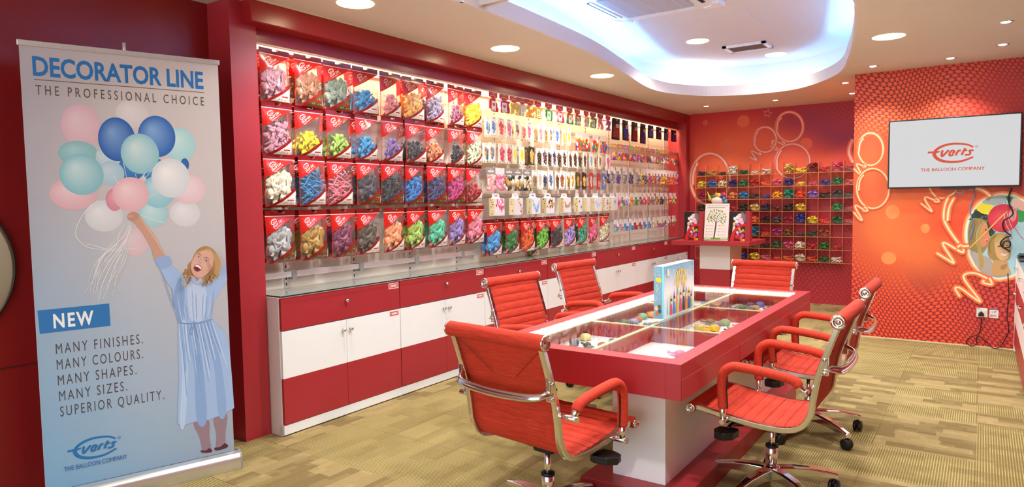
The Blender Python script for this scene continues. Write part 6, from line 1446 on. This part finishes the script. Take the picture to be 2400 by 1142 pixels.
PINK, BLUE, CHOC = ['E0609A', 'D84A86', 'F08AB8'], ['3A6AC0', '2E56A8', '6A9AD8'], ['5A3428', '6E4034', '48281E']
ROW2 = [(5.085, 'F4F1E6', ['4A86D0', '6AA0E0', '3A6AB8'], 'blue', 'long'), (5.20, 'F2E6D0', ['D84040', 'E86050'], 'coral red', 'round'), (5.335, 'F4F1E6', PINK, 'bright pink', 'round'), (5.47, 'F4F1E6', ['2A3040', 'E0B040', '4A5068'], 'black and gold', 'long'), (5.68, 'F4F1E6', PINK, 'pink', 'long'), (5.90, 'F4F1E6', ['C8A8A0', 'B89088'], 'rose grey', 'round'), (6.09, 'F4F1E6', ['D84040', '3A6AC0', 'F2B42A', '6AB04A'], 'multicoloured', 'long'), (6.215, 'F4F1E6', BLUE, 'deep blue', 'long'), (6.47, 'F4F1E6', ['F2D020', 'F6DC40'], 'yellow', 'long')]
for i, (y, bg, cols, nm, sh) in enumerate(ROW2):
    o = card('balloon_card', .118, .178, bg, cols, 90 + i, sh)
    place(o, y, 2.212, 'card of %s balloons, %s in the upper row of cards' % (nm, ORD[i]), 'card', 'balloon cards in the upper row', rz=.12); hook(y, 2.203, XF + .02, rl)
    if i in (0, 2, 3, 4, 5, 6, 8): place(o, y - .03, 2.209, 'card behind the %s one of the upper row' % nm, 'card', 'cards hanging behind other cards', XF - .045, .12, False)
for i, (y, nm) in enumerate([(6.68, 'nearest the yellow card'), (6.85, 'second of four'), (7.08, 'third of four'), (7.27, 'beside the black packets')]):
    o = packet('party_bag', .175, .205, .06, 'F2E2D4', ['E02A2A', 'F2C81E', '2A5AB8', 'F6F2EA', '2E9A4A', 'E8622A', 'D82020'], 110 + i, 16, None, .95)
    place(o, y, 2.190, 'red and white party bag of mixed balloons, ' + nm, 'packet', 'mixed party bags'); hook(y, 2.183, XF + .03, rl)
rl = rail_thing(4.98, 7.47, 1.965, 'steel hook rail behind the middle row of printed balloon cards')
ROW3 = [(5.06, 'F4F1E6', ['8A6A3A', '5A7AC0', 'C8A060'], 'gold and blue ring', 'long', None), (5.21, 'F2E6D6', ['D03A5A', 'E06080'], 'red and rose', 'round', None), (5.33, 'F4F1E6', ['E0406A', 'C82A4A'], 'strawberry pink', 'round', None), (5.42, 'F0E8CC', ['E8C83A'], 'mustard yellow', 'long', None), (5.54, 'F4F1E6', ['F4E020', 'F0D818'], 'lemon yellow', 'long', None), (5.72, '2A241C', ['D89A3A', 'E8B04A'], 'gold on black', 'round', None), (5.965, 'F4F1E6', CHOC, 'chocolate brown', 'round', None), (6.155, 'F4F1E6', ['2A2A40', '5A3428', '3A4AA0'], 'midnight blue and brown', 'round', None), (6.36, 'F4F1E6', CHOC, 'cocoa brown', 'round', None), (6.60, 'F4F1E6', ['6A4436', '4A2C22'], 'dark brown', 'round', None), (6.82, 'F4F1E6', ['5A2A28', '3E2420'], 'black cherry', 'round', None), (6.97, 'F4F1E6', ['6A92D0', '8AB0E0'], 'light blue', 'long', None), (7.19, 'F2E8D8', ['9A5A30', '5A4030'], 'amber', 'long', None), (7.395, 'F4F1E6', PINK, 'candy pink', 'round', None)]
for i, (y, bg, cols, nm, sh, fr) in enumerate(ROW3):
    o = card('balloon_card', .132 if i not in (3, 11, 12) else .10, .18, bg, cols, 130 + i, sh)
    place(o, y, 1.978, 'card of %s balloons, %s in the middle row of cards' % (nm, ORD[i]), 'card', 'balloon cards in the middle row', rz=.10); hook(y, 1.968, XF + .02, rl)
    if i in (0, 3, 5, 6, 7, 8, 9, 10, 12): place(o, y - .035, 1.975, 'card behind the %s one of the middle row' % nm, 'card', 'cards hanging behind other cards', XF - .045, .10, False)
rl = rail_thing(4.98, 7.47, 1.738, 'steel hook rail behind the lower row of cards and grey-topped packets')
for i, (y, cols, nm) in enumerate([(5.03, ['E8A0A0', 'F2C0B8', 'E88A90'], 'salmon pink'), (5.17, ['F08AA8', 'E8708A', 'F6B0C0'], 'rose pink'), (5.32, ['2A2822', 'C8A050', '5A5040', 'E8E2D0'], 'black and gold'), (5.47, ['1E1C1A', 'D0AC60', 'F0EADC', '4A4438'], 'black, gold and white'), (5.63, ['24221E', 'C0A058', 'E0DAC8'], 'black and champagne')]):
    o = packet('balloon_packet', .15, .215, .06, '8E8C88' if i not in (1,) else 'F0E4E4', cols, 160 + i, 14, None, .94)
    place(o, y, 1.752, 'grey-topped packet of %s balloons, %s in the fourth row' % (nm, ORD[i]), 'packet', 'grey-topped packets'); hook(y, 1.742, XF + .03, rl)
for i, (y, bg, cols, nm, sh) in enumerate([(5.87, 'F4F1E6', ['D0AC98', 'C09A88'], 'rose beige', 'long'), (6.07, 'F4F1E6', ['34569E', '44689E', '28447E'], 'royal blue', 'long'), (6.315, 'F4F1E6', ['A05A40', '8A4A34'], 'brown dotted', 'round'), (6.54, 'F4F1E6', ['E84A3A', 'F2B42A', 'F4E020', '8AC03A'], 'rainbow', 'long'), (6.66, '4A3E20', ['C8A040', 'A88430'], 'dull gold on black', 'round'), (6.80, '2A2018', ['E09A30', 'F0B850'], 'bright gold on black', 'round'), (6.97, 'C83028', ['D8D4D0', '8A8C96'], 'silver figure on red', 'long'), (7.15, 'C02A24', ['E0DCD8', 'D83A30'], 'red and white', 'round'), (7.28, '5A78B0', ['D8D4D4', '9A9CA8', 'C83028'], 'silver figure on blue and red', 'long')]):
    o = card('balloon_card', .13 if i < 3 else .112, .195, bg, cols, 170 + i, sh)
    place(o, y, 1.752, 'card of %s balloons, %s in the lower row of cards' % (nm, ORD[i]), 'card', 'balloon cards in the lower row', rz=.10); hook(y, 1.743, XF + .02, rl)
    if i in (0, 1, 2, 3): place(o, y - .035, 1.749, 'card behind the %s one of the lower row' % nm, 'card', 'cards hanging behind other cards', XF - .045, .10, False)
rl = rail_thing(4.98, 7.62, 1.498, 'steel hook rail behind the row of white garland boxes')
for i, (y, w, cols, nm, sh, tc) in enumerate([(5.10, .20, ['D02858', 'F0A0C0', 'FFFFFF', 'E05A88'], 'crimson and pink', 'wide', 'D83A6A'), (5.42, .20, ['B07050', 'D8A890', 'F0E6E0'], 'rose gold', 'side', 'E8B8B0'), (5.725, .215, ['8AB8E8', '6A9EDA', 'B8D6F2'], 'pale blue', 'swag', '3A6AC8'), (6.01, .18, ['1E1C1A', 'C8944A', 'F0EAE4', '8A6A40'], 'black and gold', 'wide', '1E1C1A'), (6.345, .20, ['E83A4A', 'F29A3A', '8AC86A', '5AB0E0', 'B08AD8'], 'rainbow', 'arch', 'F09A7A'), (6.63, .13, ['1E1C1A', 'C89A40', 'D8D4D0'], 'black, gold and white', 'few', 'D8A060'), (6.83, .10, ['C8C8D0', 'DADAE2'], 'white', 'few', 'E8E6EA'), (7.06, .20, ['9ACCEC', 'C0E0F4', 'E8A8C8'], 'light aqua', 'arch', 'C8DCEC'), (7.29, .12, ['E03A3A', '3A6AC8', 'E8C8D8'], 'red and blue', 'few', 'C8C4D0'), (7.50, .185, ['7AA8DA', 'D8C0D8', 'F2E6EA'], 'pastel', 'few', '8A8890')]):
    o = boxpack('garland_box', w, .205, cols, 190 + i, sh, tc)
    place(o, y, 1.515, 'white hanging box picturing %s balloons, %s in the box row' % (nm, ORD[i]), 'box', 'white garland boxes', XF + .01, .10); hook(y, 1.508, XF + .02, rl)
MULTI = ['E02A2A', 'F2C81E', '2A5AB8', '2E9A4A', 'E8622A', 'F08AB8', 'F4EEE4', '8A4AB0']
rl = rail_thing(7.46, 9.62, 2.10, 'steel hook rail behind the bright assorted packets')
for i in range(13):
    y = 7.56 + i * .168
    o = packet('assorted_packet', .155, .20, .05, ['E8A83A', 'D8703A', 'C87AB0', '9AB84A', 'E8C44A'][i % 5], MULTI, 210 + i, 9, None, .62)
    place(o, y, 2.118, 'bright striped-top packet of assorted balloons, %s in its row' % ORD[i], 'packet', 'bright assorted packets'); hook(y, 2.11, XF + .03, rl)
def mini(row, ys, colsets, z, h, w, label, grp, seed, hd=.05):
    rl = rail_thing(ys[0] - .06, min(9.62, ys[-1] + .08), z - .012, 'steel hook rail behind the ' + label[1])
    for i, y in enumerate(ys):
        nm, cols = colsets[min(i, len(colsets) - 1)]
        o = packet('mini_packet', w, h, hd, 'EDE9E4', cols, seed + i, 8, (.012, -hd - .018, w * .5, .042, 'F0EEEA', None), .92)
        place(o, y, z, label[0] % (nm, ORD[i]), 'packet', grp); hook(y, z - .010, XF + .03, rl)
PUR = ('dark purple', ['3A2A80', '4A3A90', '2A1E60']); GRY = ('grey', ['8A8890', '6A6870', 'A8A6AC'])
mx_ = [('yellow and black', ['F2D020', '2A2A2A', 'E8B020']), ('yellow and navy', ['F2D020', '2A3A80']), ('magenta', ['B02A6A', 'D84A8A']), ('red and green', ['D82A2A', '3A9A3A', 'F2D020']), ('crimson', ['B0243A', 'E85A6A']), ('blue mixed', ['3A6AC0', 'F2D020', 'E84A3A']), ('orange mixed', ['E8862A', '3A8A4A', 'F2D020']), ('yellow mixed', ['F2D81E', 'E8C41A', 'D83A2A']), ('teal mixed', ['2A9A90', 'F2B020', 'D83A5A']), ('coral', ['E86A4A', 'F08A6A']), ('orange', ['F27A2A', 'E85A2A']), ('pink', ['F08AA8', 'D85A7A'])]
mini('row3', [7.37, 7.52, 7.67, 7.85, 8.03, 8.24] + [8.40 + k * .108 for k in range(12)], [PUR, GRY, ('deep violet', ['3E2E88', '5A4AA0']), GRY, ('indigo', ['34287A', '4A3C98']), ('smoke grey', ['78767E', '94929A'])] + mx_, 1.838, .205, .105, ('little packet of %s balloons, %s in the upper row of little packets', 'upper row of little packets'), 'little packets, upper row', 240)
mini('row4', [7.66, 7.79, 7.93, 8.07, 8.21, 8.34, 8.47, 8.60, 8.73, 8.90, 9.05, 9.20, 9.38, 9.52], [('pink', ['D83A6A', 'F08AB0']), ('red and pink dotted', ['E85A7A', 'F6D0DA', '3A9A8A']), ('violet dotted', ['9A7AC8', 'E8E0F0', '4A6AB0']), ('orange and yellow', ['E8862A', 'F2D020']), ('green', ['2E8A3E', '3AA04A']), ('blue and orange', ['2A4AA0', 'E86A2A', 'D83030']), ('red', ['D83030', 'F0A0A0']), ('dark red', ['A02028', 'D84A50']), ('silver', ['B0A090', '8A7A6A']), ('bronze', ['A06A30', 'C89A60']), ('brown', ['5A3A28', '2A2A30']), ('lilac and yellow', ['9A86C8', 'F0E23A', 'E86A9A']), ('coral mixed', ['E8622A', 'F08AA0', 'F2C020']), ('yellow and green', ['F2D020', '2E8A3E', 'F0F0E8'])], 1.522, .165, .115, ('little packet of %s balloons, %s in the middle row of little packets', 'middle row of little packets'), 'little packets, middle row', 270)
mini('row5', [7.60, 7.74, 7.88, 8.03, 8.17, 8.32, 8.47, 8.62, 8.78, 8.93, 9.06, 9.18, 9.32, 9.50], [('mint and violet', ['5AC8B0', 'B08AD8']), ('lilac and rose', ['B08AD0', 'E89AB0']), ('sky blue', ['4A9AE0', '3A86D0']), ('azure', ['3A8AD8', '5AA6E8']), ('dark red', ['A8242C', 'C02A30']), ('rust red', ['C0302A', 'B0282C']), ('bright blue', ['3A8EE0', '4A9AE8']), ('mid blue', ['3A84D4', '5A9EE0'])] + [(n_ , MULTI) for n_ in ('red and yellow mixed', 'red mixed', 'yellow mixed', 'green mixed', 'blue mixed', 'orange mixed')], 1.192, .150, .115, ('little packet of %s balloons, %s in the lowest row of little packets', 'lowest row of little packets'), 'little packets, lowest row', 300)

# ================================================================== clear bins on the end wall
def bins_unit(x0, n_, pitch, label):
    t = thing('clear_bins', label, 'bins', (0, 0, 0), 0, 'clear acrylic bins on the end wall')
    x1 = x0 + n_ * pitch; YB, YF = 9.795, 9.66
    for r in range(8):
        z = .565 + r * .1695
        mb = MB(); mb.box(x0, x1, YF, YB, z, z + .003); s_ = mb.build('shelf', M['acrylic'], t)
        MB().box(x0, x1, YF - .003, YF, z - .001, z + .004).build('edge', M['acryledge'], s_)
        mb = MB(); mb.box(x0, x1, YF - .002, YF, z, z + .062); mb.build('front_lip', M['acrylic'], t)
    for i in range(n_ + 1):
        x = x0 + i * pitch
        mb = MB(); mb.box(x - .0015, x + .0015, YF, YB, .565, 1.90); d = mb.build('divider', M['acrylic'], t)
        MB().box(x - .0018, x + .0018, YF - .003, YF, .565, 1.90).build('edge', M['acryledge'], d)
    return t
bins_unit(-3.430, 5, .1496, 'clear acrylic bins on the star wallpaper, left unit behind the display stand')
bins_unit(-2.680, 5, .1496, 'clear acrylic bins on the star wallpaper, middle unit')
bins_unit(-1.930, 5, .1496, 'clear acrylic bins on the star wallpaper, right unit by the screen wall')
def heap_bin(seed, n_, hgt):
    r = random.Random(seed); mb = MB()
    for i in range(n_):
        b = balloon_mb(r.uniform(.065, .095), r.uniform(.026, .038), .015, r.uniform(-.5, .5), 7, 6)
        z = hgt * (i / n_) * .85; sp = .056 * (1 - .35 * i / n_)
        Mx = Matrix.Translation((r.uniform(-sp, sp), r.uniform(-.035, .030), z)) @ Matrix.Rotation(r.uniform(0, 6.3), 4, 'Z') @ Matrix.Rotation(r.uniform(-.6, .6), 4, 'Y') @ Matrix.Rotation(r.uniform(-.5, .5), 4, 'X')
        vs = []
        for q in b.v:
            w_ = Mx @ Vector(q); vs.append((max(-.071, min(.071, w_.x)), max(-.054, min(.054, w_.y)), max(.0, w_.z)))
        mb.add(vs, b.f, 0, None, True)
    return mb
HB = [heap_bin(1, 60, .100), heap_bin(2, 44, .068), heap_bin(3, 74, .135), heap_bin(4, 24, .038)]
hb_o = {}
BIN = [  # top row first: (colour, name, size) for each bin, left unit to right unit
 [('2E2244', 'dark violet', 1), ('B88A38', 'mustard', 1), ('3A2A1E', 'dark brown', 3), ('E0D2BE', 'off-white', 2), ('245A2C', 'dark green', 1), ('DCC8B4', 'cream', 3), ('E4D4C4', 'ivory', 1), None, ('D8B45A', 'sandy yellow', 2), ('EED83A', 'yellow', 1), ('8A2024', 'dark red', 2), ('C42C2A', 'red', 1), ('D84E68', 'rose', 2), ('A8201E', 'deep red', 1)],
 [('D8C23A', 'straw yellow', 0), ('3A7EC8', 'light blue', 0), ('E2CFAE', 'cream', 0), ('22287E', 'navy blue', 0), ('1E6A34', 'green', 0), ('C82A2E', 'red', 0), ('E85A2E', 'orange red', 1), ('E46A7E', 'pink', 0), ('2E2878', 'indigo', 0), ('EED03A', 'yellow', 3), ('D86078', 'dusty pink', 3), ('26409E', 'royal blue', 1), ('1E7A36', 'bottle green', 0), ('E85A3A', 'coral red', 1)],
 [('B02258', 'magenta', 0), ('2A8A3E', 'green', 1), ('EE6A94', 'candy pink', 0), ('E08A50', 'peach', 0), ('2488C0', 'sky blue', 0), ('3A2426', 'dark brown', 1), ('262E8A', 'navy', 3), ('F2A42A', 'golden yellow', 0), ('1E9A84', 'teal', 2), ('EE4E2C', 'orange red', 0), ('A07AD8', 'lavender', 0), ('241618', 'black', 1), ('4A4A4E', 'charcoal', 0), ('5A3C1E', 'bronze', 1)],
 [('2E1A18', 'dark chestnut', 0), None, None, ('B82C36', 'crimson', 1), ('1A2A1E', 'black green', 0), ('E4D07A', 'pale yellow', 0), ('1E1E44', 'midnight blue', 0), ('7E1A22', 'maroon', 1), ('1E1A1C', 'black', 0), ('F0D040', 'bright yellow', 0), None, None, ('2A9044', 'emerald green', 0), ('C02A2E', 'red', 3)],
 [None, None, None, None, ('26226E', 'indigo blue', 0), ('E46A34', 'orange', 0), ('3A1E22', 'dark plum', 0), ('4A4246', 'dark grey', 0), ('AE2248', 'raspberry', 0), ('2A3A92', 'blue', 2), ('EEDA40', 'lemon yellow', 0), ('EE4236', 'bright red', 1), ('207434', 'dark green', 0), ('C8402E', 'brick red', 1)],
 [None, None, None, None, ('1E6A50', 'metallic green', 0), ('2A84A8', 'metallic blue', 2), ('E0582A', 'orange', 3), ('B83A80', 'purple pink', 0), ('7A5020', 'gold brown', 0), ('3E3038', 'smoky grey', 3), ('1E4A34', 'pine green', 1), ('B05434', 'copper', 0), None, None],
 [None, None, None, None, ('246A34', 'forest green', 1), ('5A5048', 'grey', 1), ('34201E', 'black brown', 1), ('1E5A3A', 'dark emerald', 0), ('DE5A86', 'pink', 0), ('EADCC2', 'white', 0), ('CC303A', 'red', 1), ('247A38', 'leaf green', 0), ('C02A2A', 'scarlet', 3), None],
 [None, None, None, None, ('20348A', 'dark blue', 0), ('F0D83E', 'yellow', 0), ('D8607E', 'rose pink', 1), ('D84636', 'coral', 3), ('E0682E', 'orange', 1), ('E8DCC4', 'white', 0), ('D24A28', 'rust orange', 1), ('1E7036', 'green', 1), ('E2DCD0', 'black and white', 1), None]]
for r, row in enumerate(BIN):
    for i, e in enumerate(row):
        if not e: continue
        u_, k = divmod(i, 5); x = (-3.430, -2.680, -1.930)[u_] + (k + .5) * .1496; z = .565 + (7 - r) * .1695 + .0035
        c, nm, kk = e
        if kk not in hb_o: o = hb_o[kk] = HB[kk].build('balloon_heap', M['latex'])
        else: o = hb_o[kk].copy(); COL.objects.link(o)
        o.color = (*lin(c), 1); o.location = (x, 9.728, z); o.rotation_euler = (0, 0, 0 if (r + i) % 2 else pi)
        tag(o, '%s balloons heaped in the clear bins, %s row, %s bin' % (nm, ORD[r], ORD[i]), 'balloons', 'heaps of balloons in the clear bins')
